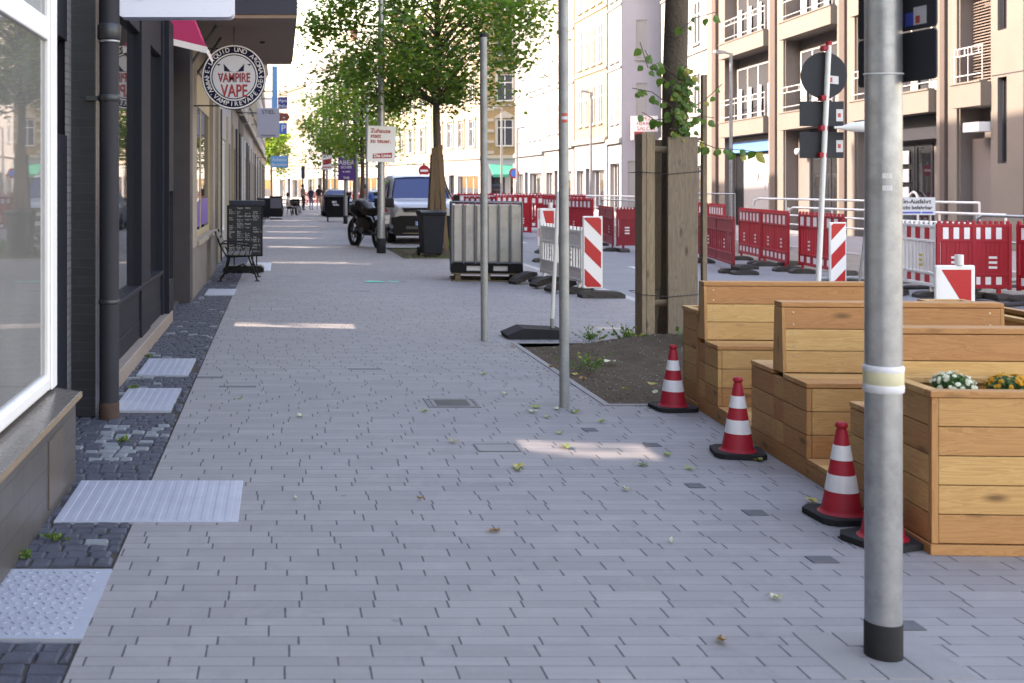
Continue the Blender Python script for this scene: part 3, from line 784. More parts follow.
m_greyp = mat('dirty_white_plastic', (.80,.79,.76), .5, 0, .1, 5, .08, grime=.3)
def barrier(label, x, y, z, rz, style='striped', L_=2.0, H=1.15, grp='red plastic site barriers', feet=True, name='site_barrier'):
    """plastic site barrier; local x runs along it, the striped face looks to local -y"""
    t = thing(name, label, 'barrier', (x,y,z), rz, grp)
    m = {'striped': m_red, 'plain': m_redd, 'white': m_white, 'grey': m_greyp}[style]; mr = m_refw
    f = .07; B = .10+f
    s = MB()
    s.box(0,L_,-.022,.022,B,B+.045,m); s.box(0,L_,-.022,.022,B+.19,B+.225,m); s.box(0,L_,-.022,.022,H-.30,H-.265,m); s.box(0,L_,-.022,.022,H-.07,H-.03,m)
    s.box(0,.05,-.024,.024,B-.02,H-.02,m); s.box(L_-.05,L_,-.024,.024,B-.02,H-.02,m); s.box(L_/2-.03,L_/2+.03,-.023,.023,B,H-.03,m)
    n = 12
    for i in range(n+1): s.box(.02+i*(L_-.09)/n, .06+i*(L_-.09)/n, -.02,.02,H-.03,H+.02,m)
    s.build('rails', t, bevel=.004)
    s = MB(); s.box(.05,L_-.05,-.012,.012,H-.265,H-.07,m); s.box(.05,L_-.05,-.012,.012,B+.045,B+.19,m); s.build('stripe_boards', t)
    s = MB(); n = 15
    for i in range(n):
        a = .07+i*(L_-.13)/n; s.box(a, a+.075, -.013, .013, B+.225, H-.30, m)
    s.build('slats', t)
    if style not in ('plain','grey'):
        s = MB(); n = 6
        for i in range(n):
            a = .09+i*(L_-.16)/n; mm = mr if style=='striped' else m_refr
            for yy in (-.0135, .0135):
                s.box(a, a+(L_-.16)/n*.52, min(yy,yy*1.1), max(yy,yy*1.1), H-.255, H-.08, mm); s.box(a, a+(L_-.16)/n*.52, min(yy,yy*1.1), max(yy,yy*1.1), B+.06, B+.175, mm)
        s.build('reflective_stripes', t)
    s = MB()
    for cx_ in (L_*.25, L_*.75):
        for k in range(3): s.box(cx_-.06,cx_+.06,-.0165,-.0140,B+.30+k*.075,B+.335+k*.075, m_white if style!='white' else mat('yellow_label',(.6,.5,.05),.5,0,.1,10,0))
    s.build('label_marks', t)
    if feet:
        for cx_ in (.18, L_-.18):
            s = MB(); s.box(cx_-.03,cx_+.03,-.02,.02,.07,B,m); rubber_foot(s, cx_, 0, 0, R(90), .6, .3); s.build('foot', t, bevel=.01)
    return t
def bar2(label, p0, p1, z=-.1, **k):
    """barrier from ground point p0 to p1"""
    d = Vector((p1[0]-p0[0], p1[1]-p0[1])); return barrier(label, p0[0], p0[1], z, math.atan2(d.y,d.x), L_=d.length, **k)
# near row on the right
bar2('dark red barrier with plain back, nearest the tree planks, ending towards the road', (9.5,25.9),(8.88,22.5), style='plain', H=1.1)
bar2('dark red barrier with plain back, running on behind the tree planks', (9.85,28.1),(9.52,25.95), style='plain', H=1.1)
bar2('red barrier with white blocks, far half of the pair behind the plain one', (10.75,26.9),(10.45,24.95), H=1.2)
bar2('red barrier with white blocks, near half of the pair behind the plain one', (10.45,24.9),(10.15,22.95), H=1.2)
bar2('red barrier with white blocks directly behind the white sign post', (10.3,22.8),(10.05,20.5), H=1.2)
bar2('white slatted barrier with red blocks just right of the thick near pole', (10.2,19.55),(10.0,17.5), style='white', grp=None)
bar2('red barrier with white blocks facing the camera beside the white slatted one', (9.93,17.4),(11.0,17.3), H=1.17)
bar2('red barrier at the right picture edge, nearest of the row', (11.03,17.2),(11.3,15.3), H=1.17)
# row in the middle distance
bar2('dark red barrier just left of the tree planks', (9.3,33.5),(8.75,30.2), style='plain')
bar2('dark red barrier touching the tree planks from behind', (8.8,30.1),(9.9,30.0), style='plain')
bar2('dark red barrier half way between beacon and tree planks', (9.4,38.6),(9.7,36.4), style='plain', H=1.1)
for k,(a,b_) in enumerate([((12.4,37.5),(12.1,35.3)),((12.1,35.2),(11.8,33.1)),((11.8,33.0),(11.5,30.9)),((11.5,30.8),(11.1,28.7))]):
    bar2(['red barrier of the rear line, farthest beside the tree planks','red barrier of the rear line, second from the far end','red barrier of the rear line, third from the far end','red barrier of the rear line, nearest to the striped pair'][k], a, b_, H=1.25, feet=False)
for k,(a,b_) in enumerate([((6.9,43),(7.9,41.2)),((8.6,43.4),(10.4,43.6)),((9.2,40.2),(9.4,38.4)),((9.0,35.9),(9.2,33.8))]):
    bar2(['red barrier slanting in the far group beside the small beacon','red barrier facing the camera in the far group','red barrier edge on in the far group','red barrier linking the far group to the plain dark ones'][k], a, b_, H=1.35, feet=False)
far = [((6.7,45),(8.5,45.6)),((8.55,45.6),(9.9,44.8)),((7.2,38.5),(8.5,38.9)),((5.9,47.5),(6.6,45.3)),((9.95,44.7),(10.4,42.8)),((10.45,42.6),(10.8,40.7)),((8.0,52),(9.9,52.2)),((10.0,52),(11.9,51.6))]
for k,(a,b_) in enumerate(far):
    bar2(['red and white barrier right behind the silver van','red and white barrier in the road end of the far row','red and white barrier above the white water tank','red barrier slanting beside the van windscreen',
          'red barrier of the far row starting the trench edge','red barrier of the far row second along the trench','distant red barrier crossing the road, left one','distant red barrier crossing the road, right one'][k], a, b_, grp='red plastic site barriers', style='striped', feet=False, H=1.42)
for k,(a,b_) in enumerate([((4.0,110),(6.0,110)),((6.2,110),(8.2,110.3)),((2.2,104),(4.0,104.5))]):
    bar2(['far red barrier at the street bend, left of two','far red barrier at the street bend, right of two','far red barrier where the pavement ends behind the people'][k], a, b_, z=0)
bar2('light grey slatted barrier with leaning foot next to the water tank', (4.43,19.5),(4.50,17.1), z=0, style='grey', grp=None, H=.98)
for k,(x,y,z,h,w) in enumerate([(8.46,14.4,-.1,.72,.50),(6.06,26,-.1,1.22,.38)]):
    t = thing('warning_board', ['white board with one red triangle and lamp stub behind the middle bench','white board with red triangle behind the grey slatted barrier'][k], 'warning board', (x,y,z), 0, None)
    s = MB(); s.box(-w/2,w/2,0,.05,.05,h,m_white); s.build('board', t, bevel=.02)
    s = MB(); s.add([(-w/2+.05,-.002,.05),(w/2-.05,-.002,.05),(w/2-.05,-.002,h-.05),(-w/2+.05,-.002,h-.05)],[(0,1,2,3)],m_refw)
    s.add([(-w/2+.07,-.004,h-.055),(w/2-.055,-.004,.06),(w/2-.055,-.004,h-.055)],[(0,1,2)],m_refr); s.build('reflective_face', t)
    s = MB(); s.tube((.06,.025,h),(.06,.025,h+.13),.05,m_white,seg=16); s.build('lamp_stub', t)
    s = MB(); rubber_foot(s,0,.03,0,0,.8,.36); s.build('rubber_foot', t, bevel=.01)
for k,(x,y,r_) in enumerate([(4.02,19.0,20),(4.2,18.2,15),(4.25,17.4,10)]):
    s = MB(); rubber_foot(s,0,0,0,0,.55,.28); o = s.build('rubber_foot_block', bevel=.01); o.location = (x,y,0.0); o.rotation_euler = (0,R(-14 if k else -20),R(r_))
    o.location.z = .07
    tag(o, ['tilted black rubber block beside the pallet of the water tank','tilted black rubber block leaning on the grey barrier, middle one','tilted black rubber block nearest the striped beacon'][k], 'rubber block')

# hand rails and mesh fences on the far side
def rail(label, pts, h=1.05, z=-.1, grp='white tube railings', m=None):
    m_w = m or m_white
    t = thing('tube_railing', label, 'railing', (pts[0][0],pts[0][1],z), 0, grp); o = Vector((pts[0][0],pts[0][1]))
    Q = [Vector((p[0],p[1]))-o for p in pts]
    s = MB(); pp = [(Q[0].x,Q[0].y,h-.22),(Q[0].x+(Q[1].x-Q[0].x)*.02,Q[0].y+(Q[1].y-Q[0].y)*.02,h-.06),(Q[0].x+(Q[1].x-Q[0].x)*.06,Q[0].y+(Q[1].y-Q[0].y)*.06,h)]+[(q.x,q.y,h) for q in Q[1:]]
    s.path(pp,.028,m_w,seg=8); s.path([(q.x,q.y,h-.45) for q in Q],.022,m_w,seg=8); s.build('rails', t)
    s = MB()
    for a,b_ in zip(Q[:-1],Q[1:]):
        n = max(1,int((b_-a).length/1.6))
        for i in range(n+1): q = a+(b_-a)*i/n; s.tube((q.x,q.y,0),(q.x,q.y,h),.022,m_w,seg=8)
    s.build('posts', t); return t
rail('white tube railing curving down at its left end, upper one', [(14.2,34.5),(14.5,28.5),(14.9,24.5)], 1.36)
rail('white tube railing curving down at its left end, lower one', [(13.7,31.0),(13.9,26.5),(14.2,22.5)], 1.15)
rail('long white railing beyond the far barriers on the trench edge', [(7.5,55),(12.2,49),(13.2,40)], 1.35)
rail('grey white railing along the right side behind the white barrier', [(12.4,20.5),(12.6,17),(12.9,14)], 1.2, grp=None, m=m_galv)
def mesh_fence(label, a, b_, h=1.3):
    d = Vector((b_[0]-a[0],b_[1]-a[1])); L_ = d.length
    t = thing('mesh_fence', label, 'fence', (a[0],a[1],-.1), math.atan2(d.y,d.x), 'grey mesh fences round the trench')
    s = MB()
    for z in (.12,h): s.tube((0,0,z),(L_,0,z),.02,m_galv,seg=8)
    for x in (0,L_): s.tube((x,0,.02),(x,0,h),.02,m_galv,seg=8)
    s.build('frame', t); s = MB(); n = int(L_/.12)
    for i in range(1,n): s.tube((i*L_/n,0,.12),(i*L_/n,0,h),.003,m_galv,seg=4,caps=False)
    for i in range(1,6): s.tube((0,.004,.12+i*(h-.12)/6),(L_,.004,.12+i*(h-.12)/6),.003,m_galv,seg=4,caps=False)
    s.build('wires', t); return t
mesh_fence('grey mesh fence behind the striped pair of red barriers', (12.6,36),(12.9,32.6), 1.5)
mesh_fence('grey mesh fence panel beyond the far red barriers', (10.9,49),(11.1,45.5))
mesh_fence('grey mesh fence panel in line with the trench', (11.1,45.4),(11.3,42))
mesh_fence('grey mesh fence panel nearest the tree planks', (10.2,36.4),(10.3,33.4))
mesh_fence('grey mesh fence crossing behind the white tank', (6.2,44),(9.0,44.2), 1.35)
t = thing('leaning_prop', 'thin steel prop leaning beside the striped beacon on the right', 'prop', (9.35,18.6,-.1))
s = MB(); s.tube((0,0,0),(.15,0,1.25),.022,m_galv2,seg=8); s.build('prop', t)
s = MB(); s.cbox((0,0,.02),(.5,.3,.04),m_redd,(0,R(8),0)); s.build('base_plate', t)
# Ein-Ausfahrt sign
t = thing('notice_sign', 'small white notice board over the white slatted barrier', 'sign', (10.55,18.9,-.1))
s = MB(); s.box(-.42,.22,0,.02,1.24,1.53,mat('notice_board_grey',(.5,.52,.56),.5,0,.05,5,0)); s.build('board', t)
s = MB(); s.text('Ein-Ausfahrt', .10, front(-.10,-.003,1.46), m_ink, .002); s.text('nicht befahrbar', .088, front(-.10,-.003,1.36), m_ink, .002); s.box(-.38,-.02,-.003,0,1.265,1.295,m_blue); s.box(0,.18,-.003,0,1.265,1.295,m_blue); s.build('lettering', t)
s = MB(); s.tube((-.35,.03,0),(-.35,.03,1.53),.02,m_galv,seg=8); s.tube((.15,.03,0),(.15,.03,1.53),.02,m_galv,seg=8); s.build('posts', t)
# rubble lumps and loose plates in the trench are part of the ground; loose feet on the asphalt
for k,(x,y) in enumerate([(9.0,22.3),(10.35,23.4),(10.2,20.7),(10.6,17.6),(9.7,18.1)]):
    s = MB(); rubber_foot(s,0,0,0,0,.6,.3); rubber_foot(s,.05,.06,.10,.25,.55,.28); o = s.build('rubber_foot_block', bevel=.01); o.location=(x,y,-.1); o.rotation_euler=(0,0,.2*k)
    tag(o, ['pair of black rubber blocks in front of the plain red barrier','pair of black rubber blocks below the striped barrier pair','pair of black rubber blocks behind the white sign post','pair of black rubber blocks under the barrier facing the camera','pair of black rubber blocks by the white slatted barrier'][k], 'rubber block')
# bundle of pipes and cable lying by the right barriers
m_pipe = mat('black_cable_duct', (.05,.045,.05), .6, 0, .2, 5, .1)
for k,(y,z) in enumerate([(19.2,.0),(19.5,.08),(16.4,.02)]):
    s = MB(); s.path([(9.2+i*.5, y+.15*math.sin(i*1.3+k)-.05*i, -.05+z+.03*math.sin(i*2.1)) for i in range(9)], .035, m_pipe if k!=1 else m_galv2, seg=8)
    tag(s.build('cable_duct'), ['dark cable duct on the ground behind the warning board','grey pipe on the ground behind the warning board','dark duct lying before the barrier at the right edge'][k], 'duct')

# ================================================================== water tank on pallet (cage container)
m_tank = mat('weathered_tank_plastic', (.47,.43,.38), .7, 0, .28, 3.5, .3, grime=.55)
m_cage = mat('cage_tube', (.16,.18,.20), .5, .6, .2, 8, .1)
m_pal = mat_wood('old_pallet_wood', 'x', (.26,.19,.13), (.12,.09,.06), old=True)
t = thing('water_tank', 'weathered cage tank on a black and wooden pallet on the pavement', 'water tank', (3.50,19.45,0), -R(7))
W2 = .60
s = MB(); 
n = 6
for i in range(n):
    a = -W2+.025+i*(2*W2-.05)/n; w_ = (2*W2-.05)/n
    s.prism([(a+.012,.06),(a+.03,.035),(a+w_-.03,.035),(a+w_-.012,.06),(a+w_-.012,.96),(a+.012,.96)], 'z', .34, 1.29, m_tank)
s.box(-W2+.03,W2-.03,.062,.955,.31,1.28,m_tank)
s.build('tank', t, bevel=.008)
s = MB()
for i in range(n+1):
    a = -W2+.012+i*(2*W2-.024)/n
    for yy in (.022,.978): s.tube((a,yy,.28),(a,yy,1.345),.014,m_cage,seg=8)
for i in range(6):
    yy = .022+i*.956/5
    for xx in (-W2+.012,W2-.012): s.tube((xx,yy,.28),(xx,yy,1.345),.012,m_cage,seg=8)
for z in (.315,1.335):
    s.path([(-W2+.012,.022,z),(W2-.012,.022,z),(W2-.012,.978,z),(-W2+.012,.978,z)],.016,m_cage,seg=8,closed=True)
s.build('cage', t)
s = MB(); s.box(-W2,W2,0,1.0,.265,.295,m_blackp)
for a0,a1 in ((-W2,-.34),(-.09,.10),(.35,W2)): s.box(a0,a1,0,1.0,.145,.265,m_blackp)
s.box(-W2,W2,.002,.998,.145,.175,m_blackp); s.build('plastic_base', t, bevel=.006)
s = MB(); s.box(-.34,-.09,.05,.9,.18,.262,m_refw); s.box(.11,.36,.05,.9,.18,.262,m_refw); s.build('drain_tray', t)  # pale blocks stand in for light seen through the base openings
s = MB()
for x in (-.53,-.03,.44): s.box(x,x+.09,.01,.99,.02,.12,m_pal)
for yy in (.0,.45,.88): s.box(-W2+.0,W2+.08,yy,yy+.10,.121,.141,m_pal)
for yy in (-.01,.44,.89): s.box(-W2,W2+.04,yy,yy+.12,.0,.019,m_pal)
s.build('wooden_pallet', t, bevel=.003)
t = thing('loose_board_pile', 'short old boards stacked against the right side of the tank pallet', 'boards', (4.22,19.9,0), R(60))
s = MB()
for i in range(4): s.cbox((.0+i*.02,i*.015,.015+i*.03),(.9-.05*i,.12,.026),m_pal,(0,0,R(i*4)))
s.build('boards', t)
# ================================================================== buildings
m_frame_w = mat('white_window_frame', (.7,.7,.68), .5, 0, .05, 5, .03)
m_frame_d = mat('dark_window_frame', (.04,.042,.05), .45, 0, .1, 5, .03)
m_slate = mat('slate_roof', (.10,.105,.12), .7, 0, .25, 2, .3)
m_inner = mat('dim_interior', (.35,.33,.31), .9, 0, .2, 2, .0)
WINCACHE = {}
def wall_holes(s, W, H, holes, m, rev=.18, z0=0, mrev=None):
    us = sorted({0, W, *[h[0] for h in holes], *[h[1] for h in holes]}); vs = sorted({z0, H, *[h[2] for h in holes], *[h[3] for h in holes]})
    def hole(u, v): return any(h[0] < u < h[1] and h[2] < v < h[3] for h in holes)
    for i in range(len(us)-1):
        j = 0
        while j < len(vs)-1:
            if hole((us[i]+us[i+1])/2, (vs[j]+vs[j+1])/2): j += 1; continue
            k = j
            while k+1 < len(vs)-1 and not hole((us[i]+us[i+1])/2, (vs[k+1]+vs[k+2])/2): k += 1
            s.quad((us[i],0,vs[j]),(us[i+1],0,vs[j]),(us[i+1],0,vs[k+1]),(us[i],0,vs[k+1]), m); j = k+1
    mrev = mrev or m
    for u0,u1,v0,v1 in [h[:4] for h in holes]:
        s.quad((u0,0,v0),(u0,0,v1),(u0,rev,v1),(u0,rev,v0),mrev); s.quad((u1,0,v0),(u1,rev,v0),(u1,rev,v1),(u1,0,v1),mrev)
        s.quad((u0,0,v0),(u0,rev,v0),(u1,rev,v0),(u1,0,v0),mrev); s.quad((u0,0,v1),(u1,0,v1),(u1,rev,v1),(u0,rev,v1),mrev)
def window(parent, u0,u1,v0,v1, y=.16, frame=m_frame_w, glass=m_glassf, cross=True, sill=None, fw=.055, name='window', mull=None):
    key = (round(u1-u0,3), round(v1-v0,3), frame.name, glass.name, cross, sill.name if sill else '', fw, mull)
    w, h = u1-u0, v1-v0
    if key in WINCACHE:
        f0, kids = WINCACHE[key]; f = f0.copy(); COL.objects.link(f); f.name = name; f.parent = parent; f.location = (u0, y, v0)
        for k0 in kids: c = k0.copy(); COL.objects.link(c); c.parent = f
        return f
    s = MB(); s.box(0,fw,-.03,.03,0,h,frame); s.box(w-fw,w,-.03,.03,0,h,frame); s.box(fw,w-fw,-.03,.03,0,fw,frame); s.box(fw,w-fw,-.03,.03,h-fw,h,frame)
    if cross:
        s.box(w/2-.03,w/2+.03,-.028,.028,fw,h-fw,frame)
        if h > 1.5: s.box(fw,w/2-.03,-.026,.026,h*.68,h*.68+.06,frame); s.box(w/2+.03,w-fw,-.026,.026,h*.68,h*.68+.06,frame)
    if mull:
        for k in range(1, mull): a = w*k/mull; s.box(a-.03,a+.03,-.028,.028,fw,h-fw,frame)
    f = s.build(name, parent, (u0, y, v0)); kids = []
    g_ = MB(); g_.box(fw*.5,w-fw*.5,-.004,.004,fw*.5,h-fw*.5,glass); kids.append(g_.build('pane', f))
    if sill: q = MB(); q.box(-.08,w+.08,-y-.10,-.03,-.09,0.0,sill); kids.append(q.build('sill', f))
    WINCACHE[key] = (f, kids); return f
def body(s, W, H, D, m, sk=0):
    """side and back walls and roof behind the facade"""
    s.quad((0,0,0),(0,0,H),(sk,D,H),(sk,D,0),m); s.quad((W,0,0),(W+sk,D,0),(W+sk,D,H),(W,0,H),m); s.quad((sk,D,0),(sk,D,H),(W+sk,D,H),(W+sk,D,0),m)
    s.quad((0,0,H),(W,0,H),(W+sk,D,H),(sk,D,H),m)
def fac(name, label, a, b, z=0, group=None, cat='building'):
    d = Vector((b[0]-a[0], b[1]-a[1])); t = thing(name, label, cat, (a[0],a[1],z), math.atan2(d.y,d.x), group)
    return t, d.length
def rowhouse(label, a, b, H, mw, cols, rows, v_first, vstep, wh, ww, D=10, trim=None, ground=None, frame=m_frame_w, glass=m_glassf, sill=True, roofh=1.8, pediment=False, balc=False, margin=.6, shop=None, cols_u=None, bands=None, quoin=None, name='town_house', group='town houses along the street', skew=0, shop_y=.26):
    t, W = fac(name, label, a, b, 0, group)
    trim = trim or mw; ground = ground or mw
    us = cols_u or [margin+(W-2*margin)*(i+.5)/cols - ww/2 for i in range(cols)]
    holes = [(u,u+ww,v_first+r_*vstep,v_first+r_*vstep+wh) for r_ in range(rows) for u in us]
    gh = v_first-1.0
    sh = []
    if shop:
        for (f0,f1,z0,z1,kind) in shop: sh.append((f0*W,f1*W,z0,z1,kind))
    s = MB(); wall_holes(s, W, H, holes, mw, .07, gh); body(s, W, H, D, mw, skew); s.build('wall', t)
    s = MB(); wall_holes(s, W, gh, [x[:4] for x in sh], ground, .3); s.build('ground_floor_wall', t)
    for h in holes: window(t, *h, y=.05, frame=frame, glass=glass, sill=trim if sill else None)
    for u0,u1,z0,z1,kind in sh:
        window(t,u0,u1,z0,z1,y=shop_y,frame=m_frame_d if kind!='w' else m_frame_w,glass=m_glassd,cross=False,fw=.08,name='door' if kind=='d' else 'shop_window',mull=None if kind=='d' else 3)
    s = MB(); s.box(-.02,W+.02,-.16,.0-.001,gh-.12,gh+.12,trim); s.box(-.02,W+.02,-.10,-.001,gh+.12,gh+.18,trim); s.build('string_course', t); s = MB()
    s.box(-.05,W+.05,-.30,-.001,H-.25,H,trim); s.box(-.02,W+.02,-.18,-.001,H-.45,H-.25,trim)
    s.build('cornice', t)
    for r_ in range(1, rows): s = MB(); zz = v_first+r_*vstep-.45; s.box(0,W,-.07,-.001,zz,zz+.10,trim); s.build('string_course', t)
    if bands:
        s = MB()
        for k in range(int((H-gh)/.95)): zz = gh+.3+k*.95
        for k in range(int((H-gh)/.95)):
            zz = gh+.3+k*.95; xs = [0]+[x for u in us for x in (u-.25,u+ww+.25)]+[W]
            for i in range(0,len(xs),2): s.box(xs[i],xs[i+1],-.035,-.001,zz,zz+.26,bands)
        s.build('stone_bands', t)
    if pediment:
        for u in us:
            for r_ in range(rows):
                v = v_first+r_*vstep; s = MB()
                s.box(u-.16,u-.001,-.08,-.001,v-.02,v+wh+.12,trim); s.box(u+ww+.001,u+ww+.16,-.08,-.001,v-.02,v+wh+.12,trim); s.box(u-.22,u+ww+.22,-.14,-.001,v+wh+.12,v+wh+.26,trim)
                if r_ < 2: s.prism([(u-.24,v+wh+.262),(u+ww+.24,v+wh+.262),(u+ww/2,v+wh+.75)],'y',-.13,-.002,trim)
                s.build('window_surround', t)
    if roofh:
        s = MB(); s.prism([(-.25,H+.002),(D*.5,H+roofh*1.6),(D,H+.002)], 'x', 0, W, m_slate)
        r = s.build('roof', t)
        s = MB(); s.box(W*.5,W*.5+.9,D*.35,D*.35+.6,H+roofh,H+roofh*1.6+1.0,mat('chimney_brick',(.25,.12,.08),.9,0,.2,8,.3)); s.build('chimney', r)
    return t

m_cream = mat('cream_render', (.265,.228,.175), .85, 0, .08, .8, .1, grime=.1); m_creamt = mat('cream_trim', (.32,.285,.225), .8, 0, .06, 2, .1)
m_wh = mat('white_render', (.31,.305,.30), .85, 0, .06, .8, .1, grime=.1); m_whshade = mat('lilac_white_render', (.34,.33,.37), .85, 0, .06, .8, .1, grime=.1)  # lilac copy of the white render paints the flank's shade
m_apri = mat('apricot_render', (.27,.215,.15), .85, 0, .07, .8, .1, grime=.1); m_greyst = mat('grey_ground_floor', (.33,.32,.335), .8, 0, .1, 1, .1, grime=.15)
m_yelb = mat_brick('yellow_brick', (.27,.185,.08), (.24,.18,.11), .25, .08, 'xz', gap=.01, rough=.9)
m_pale = m_pale
def XF(Z): return 17.05+.045*Z
SHOP = [(.06,.30,.15,2.6,'w'),(.36,.48,.1,2.7,'d'),(.54,.94,.15,2.6,'w')]
m_rail = mat('pale_grey_railing', (.42,.42,.42), .5, 0, .05, 3, 0)
m_blind = mat('pale_window_blind', (.40,.40,.39), .8, 0, .08, 4, 0)
# ---- R1: concrete building with balconies
m_conc = mat('sand_coloured_concrete', (.178,.155,.133), .9, 0, .10, 1.2, .35, fine=60, grime=.12); m_conc2 = mat('reddish_concrete_rib', (.115,.092,.082), .9, 0, .12, 2, .3, fine=60)  # rib colour darkened to stand for the shaded pier sides
m_terr = mat('recess_wall', (.17,.15,.14), .9, 0, .12, 2, .2); m_shut = mat('brown_slat_shutter', (.20,.16,.135), .7, 0, .15, 3, .1)
ZF, ZN = 52.3, 20.0
t, W = fac('concrete_building', 'sand coloured concrete building with recessed balconies and white railings on the right', (XF(ZF)+.0, ZF), (XF(ZN), ZN))
def U(Z): return (ZF-Z)/(ZF-ZN)*W
H1 = 17.2; D1 = 12
REC = .62
bays = [(U(49.9),U(44.75)),(U(43.2),U(38.7)),(U(37.3),U(32.35)),(U(31.2),U(29.75))]
plats = [3.72, 7.1, 10.5, 13.9]
s = MB(); holes = [(a,b_,0.0,H1-1) for a,b_ in bays] + [(U(29.45),U(29.05),2.2,4.4),(U(29.45),U(29.05),5.6,7.8),(U(29.45),U(29.05),9,11.2),(U(27),U(25),5.6,7.6),(U(27),U(25),9,11)]
wall_holes(s, W, H1, holes, m_conc, REC, 0, m_terr); body(s, W, H1, D1, m_conc)
s.build('wall', t)
s = MB()
for a,b_ in bays: s.quad((a,REC-.01,0),(b_,REC-.01,0),(b_,REC-.01,H1-1),(a,REC-.01,H1-1), m_terr)
s.build('recess_wall', t)
s = MB()      # vertical ribs at the piers and horizontal joints
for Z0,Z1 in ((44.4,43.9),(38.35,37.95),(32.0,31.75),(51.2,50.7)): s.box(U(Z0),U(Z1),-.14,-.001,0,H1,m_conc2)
for Z0,Z1 in ((44.72,44.45),(43.85,43.25),(38.65,38.4),(37.9,37.35),(32.3,32.05),(31.7,31.25)): s.box(U(Z0),U(Z1),-.07,-.001,0,H1-.5,m_conc)
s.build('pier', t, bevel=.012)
s = MB()
for zz in (4.45,7.85,11.2,14.6): s.box(U(29.7),W,-.0025,-.001,zz,zz+.03,m_frame_d)
for Z0 in (28.35,26.0): s.box(U(Z0),U(Z0)+.03,-.003,-.001,0,H1,m_frame_d)
s.build('panel_joints', t)
for bi,(a,b_) in enumerate(bays):
    for k,p in enumerate(plats):
        s = MB(); s.box(a+.002,b_-.002,-.26,-.10,p,p+.62,m_conc); s.box(a+.002,b_-.002,-.10,REC,p,p+.16,m_conc); s.box(a,b_,-.29,-.08,p+.62,p+.665,m_conc)
        s.box(a+.002,a+.16,-.10,-.002,p+.16,p+.62,m_conc); s.box(b_-.16,b_-.002,-.10,-.002,p+.16,p+.62,m_conc)
        bal = s.build('balcony', t)
        s = MB(); z = p+.665; y = -.18
        s.tube((a+.05,y,z+.18),(b_-.05,y,z+.18),.018,m_rail,seg=6)
        s.box(a+.03,b_-.03,y-.015,y+.015,z+.90,z+.93,m_rail); s.box(a+.03,b_-.03,y-.015,y+.015,z+.70,z+.73,m_rail)
        n = max(2,int((b_-a)/1.6))
        for i in range(n+1): q = a+.06+(b_-a-.12)*i/n; s.box(q-.012,q+.012,y-.010,y+.010,z,z+.93,m_rail)
        for i in range(n*2): q = a+.06+(b_-a-.12)*(i+.5)/(n*2); s.box(q-.02,q+.02,y-.006,y+.006,z+.731,z+.899,m_rail)
        s.build('railing', bal)
        wtop = p+2.95
        if bi < 3:
            window(t, a+.2, b_-.12, p+.2, wtop, y=REC-.12, frame=m_frame_w, glass=m_glassf, cross=False, mull=4, fw=.07)
            c = MB(); zc = p+.25
            for i in range(4):
                q = a+.45+(b_-a-.7)*i/4; c.box(q,q+.42,REC-.20,REC-.18,p+.3,wtop-.9,m_blind)
            c.build('blind', t)
        else:
            c = MB(); n = 34
            for i in range(n): zc = p+.2+i*2.7/n; c.prism([(REC-.3,zc),(REC-.22,zc+.05),(REC-.22,zc+.06),(REC-.3,zc+.01)],'x',a+.02,b_-.02,m_shut)
            c.build('shutter', t)
for h in holes[4:]: window(t,*h,y=.15,frame=m_frame_d,glass=m_glassd,cross=False)
# ground floor of the bays
a,b_ = bays[0]; m_awn = mat('blue_fascia', (.08,.26,.62), .5, 0, .05, 3, 0)
s = MB(); s.box(a+.05,b_-.05,.2,.3,3.05,3.5,m_awn); s.box(a+.05,b_-.05,.2,.31,3.5,3.69,m_frame_d); s.build('blue_fascia', t)
s = MB(); s.box(a+1.2,b_-.02,.40,.50,0,3.0,m_wh)
s.text('X', .5, Matrix.Translation((b_-2.3,.39,2.0)) @ FRONT, m_steel)
for q in (.9,1.25): s.box(b_-q-.5,b_-q-.3,.385,.399,1.5,1.75,m_greyst); s.box(b_-q-.5,b_-q-.3,.385,.399,2.0,2.25,m_greyst)
s.build('white_panel', t)
window(t, a+.1, a+1.15, .05, 2.95, y=.45, frame=m_frame_d, glass=m_glassd, cross=False, name='door')
a,b_ = bays[1]; window(t, a+1.1, b_-.1, .4, 3.2, y=.5, frame=m_frame_d, glass=m_glassd, cross=False, name='shop_window', mull=2)
s = MB(); s.box(a+.02,a+1.05,.45,.6,0,3.7,m_terr); s.box(a+1.1,b_-.02,.45,.6,0,.38,m_terr); s.box(a+1.1,b_-.02,.45,.6,3.22,3.70,m_frame_d); s.build('recess_pier', t)
s = MB(); s.lathe([(.02,-.12),(.1,-.1),(.13,0),(.1,.1),(.02,.12)], m_whitep, c=(a+.9,.1,2.9), seg=12); s.build('globe_lamp', t)
a,b_ = bays[2]; s = MB(); s.box(a+.02,b_-.02,.3,.5,3.0,3.70,m_frame_d); s.box(a+.02,a+1.4,.45,.6,0,3.0,m_wh); s.box(b_-.9,b_-.02,.4,.5,0,2.0,m_shut); s.build('door_surround', t)
for q in (1.5,2.55): 
    f = window(t, a+q, a+q+1.0, .05, 2.9, y=.6, frame=m_frame_d, glass=m_glassd, cross=False, name='door', fw=.1)
s = MB()
for k in range(3): s.box(a+1.75,a+2.2,.545,.565,1.2+k*.55,1.6+k*.55,m_whitep)
s.build('door_notices', t)
s = MB(); s.path([(a+2.6+.3*math.cos(q*.5236),.5,1.1+.35*math.sin(q*.5236)) for q in range(0,7)],.04,m_white,seg=6); s.build('arched_ornament', t)
